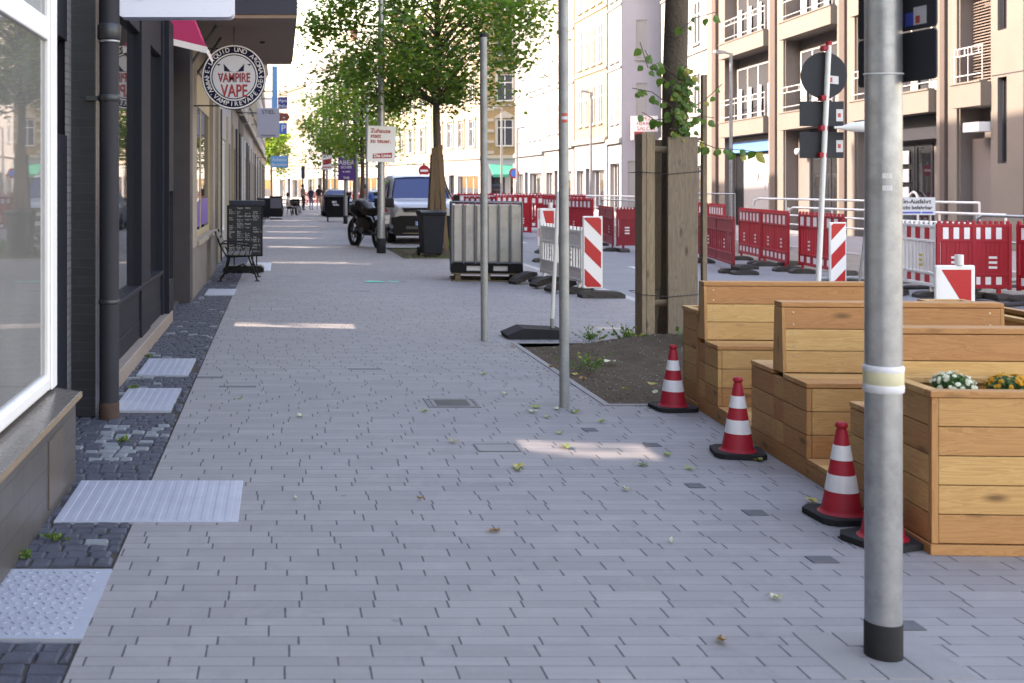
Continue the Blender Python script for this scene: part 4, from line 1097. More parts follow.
a,b_ = bays[3]; s = MB(); s.box(a+.05,b_-.1,.3,.5,0,2.9,m_terr); s.box(b_-.4,b_-.12,.25,.29,0,2.6,m_glassd); s.box(a+.6,b_-.1,-.25,.2,3.05,3.3,m_whitep); s.build('entry_recess', t)

# ---- right row, going away
rowhouse('white town house beside the concrete building, half behind the tree trunk', (20.1,60.6),(19.5,52.45), 15.5, m_wh, 3, 4, 5.0, 3.35, 2.0, 1.1, shop=SHOP, roofh=0)
s_ = [(.1,.9,.2,2.8,'w')]
t = rowhouse('white bay fronted house with dark shopfront left of the trunk', (18.55,65.0),(18.4,62.0), 15.5, m_wh, 2, 4, 5.1, 3.4, 2.1, .75, shop=[(.15,.85,.1,2.9,'w')], roofh=0, margin=.3)
s = MB()   # windows in the flank facing the camera, painted lilac for its shade
s.build
fl, Wf = fac('bay_flank', 'lilac shaded flank of the white bay house with narrow windows', (18.42,61.9),(20.6,61.9))
hs = [(.75,1.35,5.1+3.4*r_,7.2+3.4*r_) for r_ in range(4)]
s = MB(); wall_holes(s, Wf, 15.5, hs+[(.3,1.9,.2,3.0)], m_whshade, .14); s.build('wall', fl)
for h in hs: window(fl,*h,y=.1,frame=m_frame_w,glass=m_glassf,cross=False,sill=m_wh)
window(fl,.3,1.9,.2,3.0,y=.12,frame=m_frame_d,glass=m_glassd,cross=False,name='shop_window',mull=2)
rowhouse('apricot town house with four tall window columns', (18.5,72.2),(18.5,65.1), 15.8, m_apri, 4, 4, 5.3, 3.5, 2.3, .8, trim=m_creamt, ground=m_greyst, shop=SHOP, roofh=0)
rowhouse('white town house with plain flat windows left of the apricot one', (18.4,80.0),(18.45,72.3), 16.5, m_wh, 3, 4, 5.2, 3.4, 1.9, .75, shop=SHOP, roofh=0, cols_u=[.9,3.4,4.6])
rowhouse('white town house at the street corner above the red sign', (18.3,89.5),(18.35,80.1), 16.0, m_wh, 4, 4, 5.0, 3.6, 2.0, .8, shop=SHOP, roofh=0, cols_u=[1.0,4.8,6.2,8.0])
# ---- closing row behind the bend
rowhouse('yellow brick corner house with pale stone bands and pediments', (17.75,101),(21.6,100.2), 18.5, m_yelb, 1, 4, 5.2, 3.95, 2.3, 1.35, trim=m_creamt, ground=m_greyst, bands=m_creamt, pediment=True, shop=[(.2,.5,.1,2.6,'d'),(.6,.9,.2,2.6,'w')], roofh=2.5, name='town_house')
rowhouse('cream corner house with ornate window gables', (14.6,110.5),(17.7,101.05), 18.0, m_cream, 4, 4, 5.2, 3.95, 2.3, 1.0, trim=m_creamt, ground=m_wh, pediment=True, shop=SHOP, roofh=2.5)
rowhouse('pale cream ornate house half hidden by the tree planks', (10.9,120.5),(14.55,110.6), 17.0, m_cream, 4, 4, 5.0, 3.8, 2.2, 1.0, trim=m_creamt, ground=m_wh, pediment=True, shop=SHOP, roofh=2)
rowhouse('white house behind the street tree crown', (7.0,131),(10.85,120.6), 16.5, m_wh, 5, 4, 5.0, 3.6, 2.0, 1.0, shop=SHOP, roofh=2)
rowhouse('white gabled house far down the street left of the crown', (3.2,142),(6.95,131.1), 16.0, m_wh, 5, 4, 5.0, 3.4, 2.0, 1.0, shop=SHOP, roofh=2.2)
rowhouse('cream house at the far street end', (-.3,156),(3.15,142.1), 14.5, m_apri, 5, 3, 5.0, 3.4, 2.0, 1.0, trim=m_creamt, ground=m_wh, shop=SHOP, roofh=1.8)
rowhouse('pale house closing the view at the street end', (-14,176),(-.4,156.2), 11.5, m_wh, 5, 2, 5.0, 3.4, 2.0, 1.0, shop=SHOP, roofh=2)

# ================================================================== left side shops
m_tile = mat_brick('dark_glazed_tile', (.018,.021,.028), (.045,.048,.056), .24, .065, 'both', gap=.002, rough=.4, var=.16, bdist=.002)
m_tileg = mat_brick('grey_tile_edge', (.20,.20,.22), (.08,.08,.08), .24, .052, 'both', gap=.004, rough=.4, var=.15)
m_plinth = mat_brick('grey_brown_plinth_tiles', (.085,.078,.074), (.045,.04,.038), .20, .125, 'both', gap=.003, rough=.45, var=.10, bdist=.002)
m_sill = mat('polished_stone_sill', (.12,.105,.098), .25, 0, .35, 3, .05, fine=25, grime=.2)
m_sille = mat('brown_sill_edge', (.22,.16,.11), .6, 0, .2, 12, .1)
m_bluegrey = mat('dark_blue_frame', (.014,.016,.024), .6, 0, .12, 4, .05, grime=.15)
m_pipe2 = mat('painted_drainpipe', (.035,.035,.044), .55, .1, .15, 5, .1, grime=.2)
# house one: white framed shop window on tiled plinth
t = thing('tiled_shop_house', 'dark tiled house with white framed shop window closest on the left', 'building', (0,0,0))
def slotted(s, xb, xf, y0, y1, z0, z1, gy, gw, m, gb=.5):
    """solid block cut right through by a narrow slanting gap"""
    d = (xf-xb)*.176
    s.prism([(xb,y0+d),(xf,y0),(xf,gy-gw/2),(xb,gy-gb/2+d)],'z',z0,z1,m); s.prism([(xb,gy+gb/2+d),(xf,gy+gw/2),(xf,y1),(xb,y1+d)],'z',z0,z1,m)
s = MB(); slotted(s,-9,-1.70,-4,8.0,3.3,15.6,7.62,.8,m_tile,.42); s.box(-1.698,-1.455,-4,8.0,3.301,15.6,m_tile)
s.box(-1.698,-1.455,6.36,8.0,0,1.95,m_bluegrey); s.box(-1.698,-1.455,6.36,7.35,1.951,3.3,m_bluegrey); s.box(-1.698,-1.455,7.88,8.0,1.951,3.3,m_bluegrey); s.box(-1.698,-1.455,7.351,7.879,2.6,3.3,m_bluegrey)  # opening made in the recess wall to throw a sun patch
s.box(-11,-1.46,-4,1.2,0,3.3,m_tile); s.build('wall', t)
s = MB(); s.box(-1.8,-1.285,8.0,8.28,0,15.6,m_tile); s.build('tile_pilaster', t, bevel=.004)
s = MB(); s.box(-1.47,-1.452,7.86,7.998,0,15.6,m_tileg); s.box(-1.2855,-1.282,8.01,8.04,0,8,m_tileg); s.build('tile_edge', t)
s = MB(); s.box(-1.5,-1.12,1.2,6.30,-.1,.445,m_plinth); s.box(-1.47,-1.455+.07,6.302,6.36,-.1,.5,m_bluegrey); s.build('plinth', t)
s = MB(); s.box(-1.121,-1.112,5.55,5.92,.04,.37,mat('plinth_hatch',(.11,.09,.08),.4,0,.15,5,.05)); s.build('plinth_hatch', t, bevel=.002)
s = MB(); s.prism([(-1.34,.447),(-1.095,.447),(-1.095,.474),(-1.34,.512)], 'y', 1.2, 6.33, m_sill); s.build('sill', t, bevel=.004)
s = MB(); s.box(-1.094,-1.088,1.2,6.33,.446,.475,m_sille); s.build('sill_edge', t)
s = MB(); fx0, fx1 = -1.262, -1.232
s.box(fx0,fx1,6.12,6.34,.513,3.3,m_whitep); s.box(fx0,fx1,1.2,6.12,.515,.60,m_whitep); s.box(fx0,fx1,1.2,6.12,2.38,2.50,m_whitep); s.box(fx0,fx1,1.2,6.12,3.15,3.3,m_whitep); s.box(fx0,fx1,1.2,1.32,.6,2.38,m_whitep)
s.box(fx1,fx1+.012,6.16,6.30,.513,3.3,m_whitep); s.box(fx1,fx1+.012,1.2,6.10,.53,.585,m_whitep); s.build('window_frame', t, bevel=.006)
s = MB(); s.box(-1.256,-1.252,1.3,6.13,.59,2.39,m_glassc); s.box(-1.256,-1.252,1.3,6.13,2.49,3.16,m_glassc); s.build('window_glass', t)
m_cur = mat('grey_green_curtain', (.55,.56,.50), .9, 0, .15, 2, .1)
s = MB(); s.box(-1.50,-5.0,1.0,6.35,.40,.44,m_inner); s.box(-5.1,-5.0,1.0,6.35,0,3.3,m_inner); s.box(-5,-1.46,.9,1.0,0,3.3,m_inner)
s.build('interior', t)
s = MB(); n = 120
vs = []; 
for i in range(n+1): y = 3.4+2.7*i/n; x = -1.50+.03*math.sin(i*1.1); vs += [(x,y,.6),(x,y,3.1)]
s.add(vs,[(2*i,2*i+2,2*i+3,2*i+1) for i in range(n)],m_cur,None,True); s.build('curtain', t)
# drainpipe
t = thing('drainpipe', 'thick dark grey drainpipe between the tiled pilaster and the blue framed shop', 'pipe', (-1.185,7.98,0))
s = MB(); s.tube((0,0,-.02),(0,0,2.62),.068,m_pipe2,seg=24); s.tube((0,0,2.62),(0,0,9),.072,m_pipe2,seg=24); s.build('pipe', t)
s = MB()
s.lathe([(.069,.79),(.074,.795),(.074,.815),(.069,.82)],m_steel,seg=24); s.build('pipe_joint', t); s = MB(); s.lathe([(.073,2.62),(.082,2.63),(.082,2.72),(.073,2.73)],m_steel,seg=24); s.build('pipe_joint', t); s = MB(); s.lathe([(.069,2.19),(.078,2.20),(.078,2.23),(.069,2.24)],m_steel,seg=24)
s.box(-.16,-.06,-.015,.015,2.2,2.23,m_steel); s.build('bracket', t)
s = MB(); s.lathe([(.073,2.60),(.0755,2.602),(.0755,2.612),(.073,2.615)],m_galv,seg=24); s.build('metal_ring', t)
s = MB(); s.lathe([(.069,-.01),(.072,.0),(.070,.10),(.069,.11)],mat('rusty_foot',(.085,.055,.045),.8,0,.4,20,.3),seg=24); s.build('rusty_foot', t)
# house two: dark blue framed shop
t = thing('blue_framed_shop', 'dark blue framed shopfront with large panes past the drainpipe', 'building', (0,0,0))
s = MB(); slotted(s,-9,-1.50,8.29,16.35,3.56,14.0,13.6,1.1,m_bluegrey,.75); s.box(-1.498,-1.36,8.29,16.35,4.5,14.0,m_bluegrey)  # gap shaped to drop a sun patch farther across the pavement
s.box(-1.498,-1.36,8.29,13.36,3.56,4.499,m_bluegrey); s.box(-1.498,-1.36,13.82,16.35,3.56,4.499,m_bluegrey); s.build('wall', t)
s = MB(); s.box(-1.50,-1.28,8.6,13.75,-.1,.13,mat('brown_stone_sill',(.25,.20,.17),.6,0,.2,5,.15,grime=.3)); s.build('stone_step', t, bevel=.006)
s = MB(); X0, X1 = -1.44, -1.385
s.box(X0,X1+.02,8.55,13.25,.13,.30,m_bluegrey); s.box(X0,X1+.015,8.55,13.25,.30,.62,m_bluegrey); s.box(X0,X1+.05,8.55,13.25,.60,.645,m_bluegrey)
s.box(X0,X1+.02,8.55,13.25,3.1,3.55,m_bluegrey)
for y0,y1,x in ((8.30,8.62,-1.37),(8.95,9.05,-1.365),(11.2,11.95,-1.345),(12.1,12.16,-1.37),(13.2,13.32,-1.34)): s.box(X0,x,y0,y1,.13,3.55,m_bluegrey)
s.build('window_frame', t, bevel=.006)
s = MB(); s.box(-1.425,-1.42,8.62,11.2,.6,3.15,m_glassd); s.box(-1.425,-1.42,11.9,13.25,.6,3.15,m_glassd); s.build('window_glass', t)
s = MB(); s.box(-1.5,-1.285,13.33,13.88,0,.5,m_bluegrey); s.box(-1.5,-1.285,13.33,13.36,.5,1.55,m_bluegrey); s.box(-1.5,-1.285,13.86,13.88,.5,1.55,m_bluegrey); s.box(-1.5,-1.285,13.33,13.88,1.55,3.55,m_bluegrey); s.build('corner_post', t)  # post slotted so a stripe of sun reaches the pavement
m_doorr = mat('dark_red_brown_door', (.045,.028,.03), .4, 0, .2, 3, .05)
s = MB(); s.box(-1.9,-1.8,13.9,16.2,0,3.55,m_doorr); s.box(-1.8,-1.24,15.85,16.33,0,3.55,mat('dark_stone_pier',(.06,.055,.06),.5,0,.25,5,.1)); s.box(-1.85,-1.4,13.9,15.85,-.02,.03,m_sill); s.build('entrance', t)
s = MB()
for y in (8.8,): s.box(-1.36,-1.26,8.42,8.60,.78,1.36,mat('grey_green_box',(.26,.29,.27),.5,0,.1,5,.05))
s.build('meter_box', t, bevel=.01)
# white light box sign, rounded
t = thing('light_box_sign', 'pale blue white rounded box sign projecting above the drainpipe', 'sign', (0,8.05,0))
x0,x1 = (118-280)*8.05/F, (234-280)*8.05/F; zb = EYE+(187-17)*8.05/F
def rrect(x0,x1,z0,z1,r_,n=5):
    pts = []
    for cx_,cz_,a0 in ((x1-r_,z0+r_,-90),(x1-r_,z1-r_,0),(x0+r_,z1-r_,90),(x0+r_,z0+r_,180)):
        for k in range(n+1): a = R(a0+k*90/n); pts.append((cx_+math.cos(a)*r_, cz_+math.sin(a)*r_))
    return pts
m_lbs = mat('light_box_face', (.74,.78,.90), .3, 0, .03, 2, 0)
s = MB(); s.prism(rrect(x0,x1,zb,zb+.75,.04),'y',.0,.16,m_lbs); s.build('sign_box', t, bevel=.008)
s = MB(); s.text('S', .62, Matrix.Translation((x0+.16,-.004,zb+.31)) @ FRONT, mat('sign_ink_grey',(.2,.22,.28),.5,0,.05,5,0)); s.build('lettering', t)
s = MB(); s.box(x0-.2,x0+.01,.06,.10,zb+.3,zb+.36,m_steel); s.build('bracket', t)
# pink awning
t = thing('awning', 'small pink fabric awning with white scalloped edge', 'awning', (0,0,0))
m_pink = mat('pink_awning_cloth', (.50,.03,.12), .8, 0, .15, 2, .1); m_trim = mat('white_awning_trim', (.75,.70,.70), .8, 0, .1, 8, .1)
s = MB(); ya, yb = 14.2, 15.4; nx = 18; prof = [(-1.36,4.1),(-1.22,3.95),(-1.08,3.72),(-.98,3.45),(-.90,3.32)]
vs = [(x+.012*math.sin(i*1.7), ya+(yb-ya)*i/nx, z-.03*abs(math.sin(i*math.pi/9)) ) for i in range(nx+1) for x,z in prof]; k = len(prof)
s.add(vs,[(i*k+j,i*k+j+1,(i+1)*k+j+1,(i+1)*k+j) for i in range(nx) for j in range(k-1)],m_pink,None,True)
s.add([(x,ya,z) for x,z in prof]+[(-1.36,ya,3.42)],[tuple(range(k+1))],m_pink); s.build('canopy', t)
s = MB(); 
for i in range(nx):
    y0 = ya+(yb-ya)*i/nx; y1 = ya+(yb-ya)*(i+1)/nx; s.add([(-.90,y0,3.33),(-.90,y1,3.33),(-.90,y1,3.255),(-.90,(y0+y1)/2,3.235),(-.90,y0,3.255)],[(0,1,2,3,4)],m_trim)
s.add([(-.90,ya-.002,3.33),(-.90,ya-.002,3.25),(-1.36,ya-.002,3.36),(-1.36,ya-.002,3.44)],[(0,1,2,3)],m_trim); s.build('trim', t)
# house three: stone shop, beige
m_beige = mat('beige_stone', (.27,.235,.195), .8, 0, .15, 2, .2, grime=.3); m_beig2 = mat('stained_stone_base', (.15,.13,.115), .85, 0, .3, 3, .3, grime=.6); m_crw = mat('cream_woodwork', (.36,.30,.20), .5, 0, .1, 3, .05)
t = thing('stone_fronted_shop', 'beige stone fronted shop with posters under the round sign', 'building', (0,0,0))
s = MB(); s.box(-11,-1.30,16.36,24.4,3.45,15.8,m_beige); s.box(-1.7,-1.245,16.36,17.25,.72,3.45,m_beige); s.box(-1.7,-1.26,21.7,22.3,.72,3.45,m_beige); s.build('wall', t)
s = MB(); s.box(-1.7,-1.24,16.36,22.3,-.1,.72,m_beig2); s.box(-1.72,-1.20,17.2,22.3,.72,.79,m_beige); s.build('base', t, bevel=.006)
s = MB(); s.box(-1.36,-1.335,17.25,21.7,.8,.9,m_crw); s.box(-1.36,-1.33,17.25,21.7,2.9,3.45,m_crw)
for y in (17.25,19.3,21.55): s.box(-1.36,-1.333,y,y+.12,.9,2.9,m_crw)
s.build('window_frame', t, bevel=.005)
s = MB(); s.box(-1.35,-1.345,17.39,21.6,.9,2.9,m_glassd); s.build('window_glass', t)
s = MB(); m_purp = mat('purple_poster', (.14,.08,.32), .5, 0, .2, 6, 0)
s.box(-1.343,-1.340,17.6,19.2,.95,1.35,m_purp); s.box(-1.343,-1.340,17.7,18.9,1.36,1.42,m_whitep); s.box(-1.343,-1.340,19.6,21.3,.95,1.4,m_purp); s.build('poster', t)
s = MB(); s.box(-1.7,-1.27,22.3,22.45,0,3.45,m_crw); s.box(-1.7,-1.27,24.25,24.4,0,3.45,m_crw); s.box(-1.35,-1.31,22.45,24.25,0,3.45,m_frame_d); s.build('door_frame', t)
# dark canopy overhead
t = thing('canopy', 'big dark slate canopy box jutting out over the pavement', 'canopy', (0,0,0))
m_can = mat('slate_metal_fascia', (.055,.06,.085), .45, .1, .1, 1, .05); m_soff = mat('brown_soffit', (.30,.22,.165), .8, 0, .12, 1, .1)
s = MB(); s.box(-1.299,.235,15.65,21.6,3.95,5.4,m_can); s.build('fascia', t)
s = MB(); s.box(-1.299,.215,15.67,21.58,3.90,3.949,m_soff); s.build('soffit', t)
s = MB(); s.lathe([(.03,-.02),(.05,0),(.03,.02)],m_frame_d,c=(-.28,18.2,3.89),seg=12); s.build('ceiling_spot', t)
s = MB()
for y in (16.3,17.6): s.tube((-1.29,y,3.3),(-.9,y,3.89),.02,m_steel,seg=8)
s.build('strut', t)
# round sign
t = thing('round_sign', 'round hanging sign with dark blue ring and red Vampire Vape lettering', 'sign', (-.66,16.5,2.0)); 
ZS = 16.5; c = P(234,77,ZS); t.location = c; rs = 32.3*ZS/F
m_navy = mat('navy_sign', (.010,.009,.04), .6, 0, .05, 4, 0); m_silver = mat('pale_sign_disc', (.55,.56,.62), .35, 0, .06, 3, 0); m_sred = mat('sign_red', (.42,.02,.03), .4, 0, .05, 4, 0); m_swhite = mat('sign_white', (.75,.75,.78), .35, 0, .03, 4, 0)
def disc(s, r0, y0, y1, m, seg=64): s.prism([(math.cos(2*math.pi*i/seg)*r0, math.sin(2*math.pi*i/seg)*r0) for i in range(seg)],'y',y0,y1,m)
s = MB(); disc(s, rs, 0, .12, m_navy); disc(s, rs*.985, -.004, 0, m_swhite); disc(s, rs*.945, -.007, -.0042, m_navy); disc(s, rs*.735, -.010, -.0072, m_swhite); disc(s, rs*.70, -.013, -.0102, m_navy); disc(s, rs*.665, -.016, -.0132, m_silver); s.build('disc', t)
s = MB()
def arc(txt, r0, a_mid, step, size, top=True):
    n = len(txt)
    for i,ch in enumerate(txt):
        if ch == ' ': continue
        a = a_mid + (-(i-(n-1)/2)*step if top else (i-(n-1)/2)*step)
        M = Matrix.Translation((r0*math.cos(a), -.0165, r0*math.sin(a))) @ Matrix.Rotation(-(a-math.pi/2) if top else -(a+math.pi/2), 4, 'Y') @ FRONT
        s.text(ch, size, M, m_swhite, .0004)
arc('E-LIQUID UND AROMA', rs*.84, math.pi/2, R(9.3), .092, True); arc('WWW.VAMPIREVAPE.DE', rs*.84, -math.pi/2, R(9.5), .092, False)
for sx in (-1,1): s.text('*', .16, Matrix.Translation((sx*rs*.84,-.0165,-.05)) @ FRONT, m_swhite, .004)
s.build('ring_lettering', t)
s = MB(); M1 = Matrix.Translation((0,-.020,-rs*.03)) @ FRONT @ Matrix.Diagonal((.98,1.55,1,1)); s.text('VAMPIRE', .12, M1, m_sred, .0008)
M2 = Matrix.Translation((0,-.020,-rs*.44)) @ FRONT @ Matrix.Diagonal((1,1.5,1,1)); s.text('VAPE', .168, M2, m_sred, .001); s.build('shop_name', t)
s = MB(); M1b = Matrix.Translation((.006,-.018,-rs*.03-.006)) @ FRONT @ Matrix.Diagonal((.98,1.55,1,1)); s.text('VAMPIRE', .12, M1b, m_navy, .0015)
M2b = Matrix.Translation((.006,-.018,-rs*.44-.006)) @ FRONT @ Matrix.Diagonal((1,1.5,1,1)); s.text('VAPE', .168, M2b, m_navy, .002)
for sx in (-1,1): s.box(sx*.2-.03,sx*.2+.03,-.0175,-.0165,.03,.042,m_navy)
for sx in (-1,1):
    for a_,b_ in ((.22,.17),(.27,.24)):
        s.add([(sx*a_-.035,-.0175,b_+.015),(sx*a_-.012,-.0175,b_-.004),(sx*a_,-.0175,b_-.012),(sx*a_+.012,-.0175,b_-.004),(sx*a_+.035,-.0175,b_+.015),(sx*a_+.012,-.0175,b_+.012),(sx*a_,-.0175,b_+.02),(sx*a_-.012,-.0175,b_+.012)],[tuple(range(8))],m_navy)
    s.add([(0,-.0175,.07),(sx*.05,-.0175,.08),(sx*.15,-.0175,.19),(sx*.14,-.0175,.08)][::sx],[(0,1,2,3)],m_navy)
s.build('letter_shadow', t)
s = MB(); s.tube((-.70,.06,-rs*.88),(-rs*.3,.06,-rs*.88),.011,m_steel,seg=8); s.tube((-.70,.06,rs*.9),(0,.06,rs*.9),.011,m_steel,seg=8); s.tube((0,.06,rs*.9),(0,.06,3.9-c.z),.011,m_steel,seg=8); s.build('bracket', t)

# further left houses
m_dk = mat('dark_shop_wood', (.05,.05,.06), .5, 0, .2, 3, .05)
LH = [(25.05,30.6,3.5,13.5,m_wh,'white rendered house with pale shop windows after the canopy'),(31.35,36.0,3.4,16.2,m_crw,'cream shop house in the left row'),(36.75,41.0,3.6,16.0,m_dk,'dark shop house in the left row'),
      (41.6,47.0,3.5,12.2,m_wh,'white house in the left row beyond the dark shop'),(47.4,55,3.4,15.2,m_beige,'beige house in the left row'),(55.6,66,3.5,12.3,m_cream,'cream house in the left row near the outdoor seats'),
      (66.5,80,3.5,12.0,m_wh,'white house in the left row behind the seated people'),(80.4,100,3.5,11.5,m_greyst,'grey white house at the end of the left row')]
for k,(y0,y1,gh,H,m,lab) in enumerate(LH):
    n = max(2,int((y1-y0)/2.6)); 
    sh = []
    for i in range(n):
        a = (i+.12)/n; b_ = (i+.88)/n
        sh.append((a,b_,.1 if (i+k)%3==1 else .6,2.7,'d' if (i+k)%3==1 else 'w'))
    t = rowhouse(lab,(-1.30+.0*k,y0),(-1.30,y1),H,m,max(2,int((y1-y0)/2)),3 if H>13.4 else 2,5.0,3.2,1.9,1.05,D=9.5,ground=[m_greyst,m_beige,m_dk,m_beige][k%4],shop=sh,roofh=0,trim=m_creamt,skew=9.5*.176,shop_y=.06,group='houses of the left row')  # bodies skewed along the sun so the added gaps pass light stripes
    L_ = y1-y0
    for i in range(n): s = MB(); s.box(i*L_/n+.02,i*L_/n+.20,-.035-.02*(i%2),-.002,0,3.3,[m_frame_d,m_crw,m_frame_d,m_frame_w][(i+k)%4]); s.build('pilaster', t)
# ragged infill added in the left house gaps to shape the sun patches
for k,(y0,y1,H) in enumerate([(24.4,25.05,13),(30.6,31.35,13),(36.0,36.75,15),(41.0,41.6,12),(47.0,47.4,12),(55.0,55.6,12)]):
    s = MB(); n = 5
    for i in range(n):
        a = y0+(y1-y0)*i/n; s.box(-1.50+.004*i,-1.345+.004*i,a,a+(y1-y0)/n,rnd.uniform(1.5,2.3),H,m_beige)
    s.box(-1.50,-1.345,y0,y1,0,rnd.uniform(.3,.8),m_beige)
    tag(s.build('gap_infill'), ['narrow beige infill wall between the canopy shop and the white house','narrow infill wall after the first white house','narrow infill wall before the dark shop','narrow infill wall after the dark shop','narrow infill wall before the beige house','narrow infill wall before the far cream house'][k], 'wall', 'infill walls between the left houses')
# hanging signs down the left row
def hang(name, label, px0,px1,py0,py1,Z,m,txt=(),mi=None,th=.06,cat='sign',shape=None):
    a = P(px0,py1,Z); b_ = P(px1,py0,Z); t = thing(name,label,cat,(a.x,Z,a.z)); w = b_.x-a.x; h = b_.z-a.z
    s = MB()
    if shape: s.prism([(u*w,v*h) for u,v in shape],'y',0,th,m)
    else: s.box(0,w,0,th,0,h,m)
    s.build('board', t, bevel=.01)
    if txt:
        s = MB()
        for (tx,size,v,mm,*al) in txt:
            s.text(tx, size, Matrix.Translation((w*(al[0] if al else .5),-.004,h*v)) @ FRONT, mm, .001)
        s.build('lettering', t)
    s = MB(); s.tube((-1.3-a.x,th/2,h*.85),(0,th/2,h*.85),.012,m_steel,seg=6); s.build('bracket', t)
    return t
m_lil = mat('lilac_sign_face', (.48,.49,.60), .5, 0, .05, 3, 0); m_b2 = mat('sign_blue', (.03,.15,.55), .4, 0, .05, 3, 0); m_b3 = mat('sign_light_blue', (.12,.40,.78), .4, 0, .05, 3, 0); m_br = mat('sign_brown_red', (.25,.06,.04), .5, 0, .1, 4, 0)
hang('hanging_sign','lilac white square hanging sign lettered Stiel',257,279.5,108,137.5,34,m_lil,[('STIEL',.17,.86,m_steel),('Artivinoteka',.085,.07,m_ink)])
hang('hanging_sign','small brown red arrow shaped sign past the lilac square sign',278,290,112.5,121.5,42,m_br,[('-',.3,.5,m_whitep)],shape=[(0,0),(.8,.1),(1,.5),(.8,.9),(0,1),(.12,.5)])
hang('hanging_sign','blue square sign with white letter below the arrow shaped sign',276.5,287,123,134,45,m_b2,[('P',.36,.5,m_whitep,.65)])
hang('hanging_sign','two dark blue panels under the outlined letter G',278,287.5,97,109,40,mat('sign_dark_blue',(.03,.05,.25),.4,0,.05,3,0),[('Apo',.16,.7,m_whitep),('theke',.15,.25,m_whitep)])
hang('hanging_sign','light blue sign with white lettering at the left row end',270.5,288.5,156,167.5,62,m_b3,[('Adienst',.26,.68,m_whitep),('Bauzeiten',.22,.25,m_whitep)])
t = thing('letter_sign','open outline letter G sign in thin dark metal','sign',P(278,95.5,38)); s = MB(); q = 38/F
s.path([(9*q,0,9*q),(2*q,0,9*q),(2*q,0,0),(9*q,0,0),(9*q,0,4*q),(6*q,0,4*q)],.02,m_steel,seg=6); s.tube((-1.3-t.location.x,0,4.5*q),(2*q,0,4.5*q),.015,m_steel,seg=6); s.build('letter', t)
t = thing('banner_sign','tall narrow blue banner sign on the left row','sign',(P(272,112,36)[0],36,0)); s = MB(); s.box(0,.17,0,.10,EYE+(187-112)*36/F,EYE+(187-66)*36/F,m_b3); s.build('panel', t, bevel=.01); s = MB(); s.tube((-1.3-t.location.x,.05,4.6),(0,.05,4.6),.02,m_steel,seg=6); s.build('bracket', t)
# ================================================================== trees
m_bark = mat('lime_bark', (.11,.088,.068), .95, 0, .45, 3, 1.0, fine=26, bdist=.02)
m_guard = mat_wood('weathered_guard_plank', 'z', (.33,.26,.205), (.13,.10,.08), old=True)
m_guardb = mat_wood('brown_guard_plank', 'z', (.20,.14,.10), (.07,.045,.03), old=True)
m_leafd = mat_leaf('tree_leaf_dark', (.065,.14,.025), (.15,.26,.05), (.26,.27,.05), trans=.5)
m_leafb = mat_leaf('tree_leaf_bright', (.11,.21,.035), (.20,.31,.06), (.34,.32,.06), trans=.5)  # brighter leaf copy, sunlight on the rear trees put into the colour
m_leafs = mat_leaf('shoot_leaf', (.05,.125,.02), (.12,.22,.04), (.30,.28,.05), trans=.35)
def leaf_cloud(s, centres, n, size, r_, m, sig):
    for k in range(n):
        c = centres[r_.randrange(len(centres))]
        p = Vector((c[0]+r_.gauss(0,sig*c[3]), c[1]+r_.gauss(0,sig*c[3]), c[2]+r_.gauss(0,sig*.7*c[3])))
        a = r_.uniform(0,6.283); ti = r_.gauss(0,.55); u = Vector((math.cos(a),math.sin(a),ti)).normalized()
        v = u.cross(Vector((r_.gauss(0,.5),r_.gauss(0,.5),1))).normalized(); q = size*r_.uniform(.6,1.25); w = q*.42
        n_ = u.cross(v)*q*.12
        s.add([p-u*q*.5, p-u*q*.12+v*w+n_, p+u*q*.22+v*w*.75+n_, p+u*q*.55, p+u*q*.22-v*w*.75+n_, p-u*q*.12-v*w+n_], [(0,1,2,3),(0,3,4,5)], m)
def tree(label, x, y, rt, h, crown, n, size, m, seed, nc=46, sig=.30, limbs=True, grp='street trees', lean=(0,0), guard=None, bottom=None):
    r_ = random.Random(seed); t = thing('lime_tree', label, 'tree', (x,y,0), 0, grp)
    (cx_,cy_,cz_),(rx,ry,rz_) = crown
    s = MB(); pts = []; rr = []
    for i in range(14):
        f = i/13; pts.append((lean[0]*f+r_.uniform(-.02,.02)*(i>0), lean[1]*f+r_.uniform(-.02,.02)*(i>0), -.05+h*f)); rr.append(rt*(1.25-.0*f if i==0 else 1.0-.55*f))
    s.path(pts, rr, m_bark, seg=16)
    cs = []
    while len(cs) < nc:
        a = Vector((r_.uniform(-1,1),r_.uniform(-1,1),r_.uniform(-1,1)))
        if not .25 < a.length < 1: continue
        p = (cx_+a.x*rx, cy_+a.y*ry, cz_+a.z*rz_, r_.uniform(.7,1.35)); cs.append(p)
        if limbs and r_.random() < .75:
            z0 = min(h*.97, max(h*.42, p[2]-abs(a.x)*1.2-.3)); f = z0/h; b0 = Vector((lean[0]*f,lean[1]*f,z0)); e = Vector(p[:3])
            mid = (b0+e)/2+Vector((0,0,.18*(e-b0).length)); q = rt*r_.uniform(.16,.3)
            s.path([b0,(b0+mid)/2+Vector((0,0,.05)),mid,(mid+e)/2,e],[q,q*.8,q*.6,q*.4,q*.15],m_bark,seg=6)
    s.build('trunk', t)
    s = MB(); leaf_cloud(s, cs, n, size, r_, m, sig*min(rx,ry)); s.build('crown', t)
    return t
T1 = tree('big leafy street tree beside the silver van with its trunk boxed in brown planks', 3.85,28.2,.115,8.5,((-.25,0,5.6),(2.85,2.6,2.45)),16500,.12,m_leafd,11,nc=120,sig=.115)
s = MB()
for k,(a,rz) in enumerate([(-.20,4),(-.02,-2),(.17,5)]):
    s.cbox((a*.72,-.2,1.28),(.115,.035,2.55+.08*k),m_guardb,(R(-3),R(3-3*k),R(rz)))
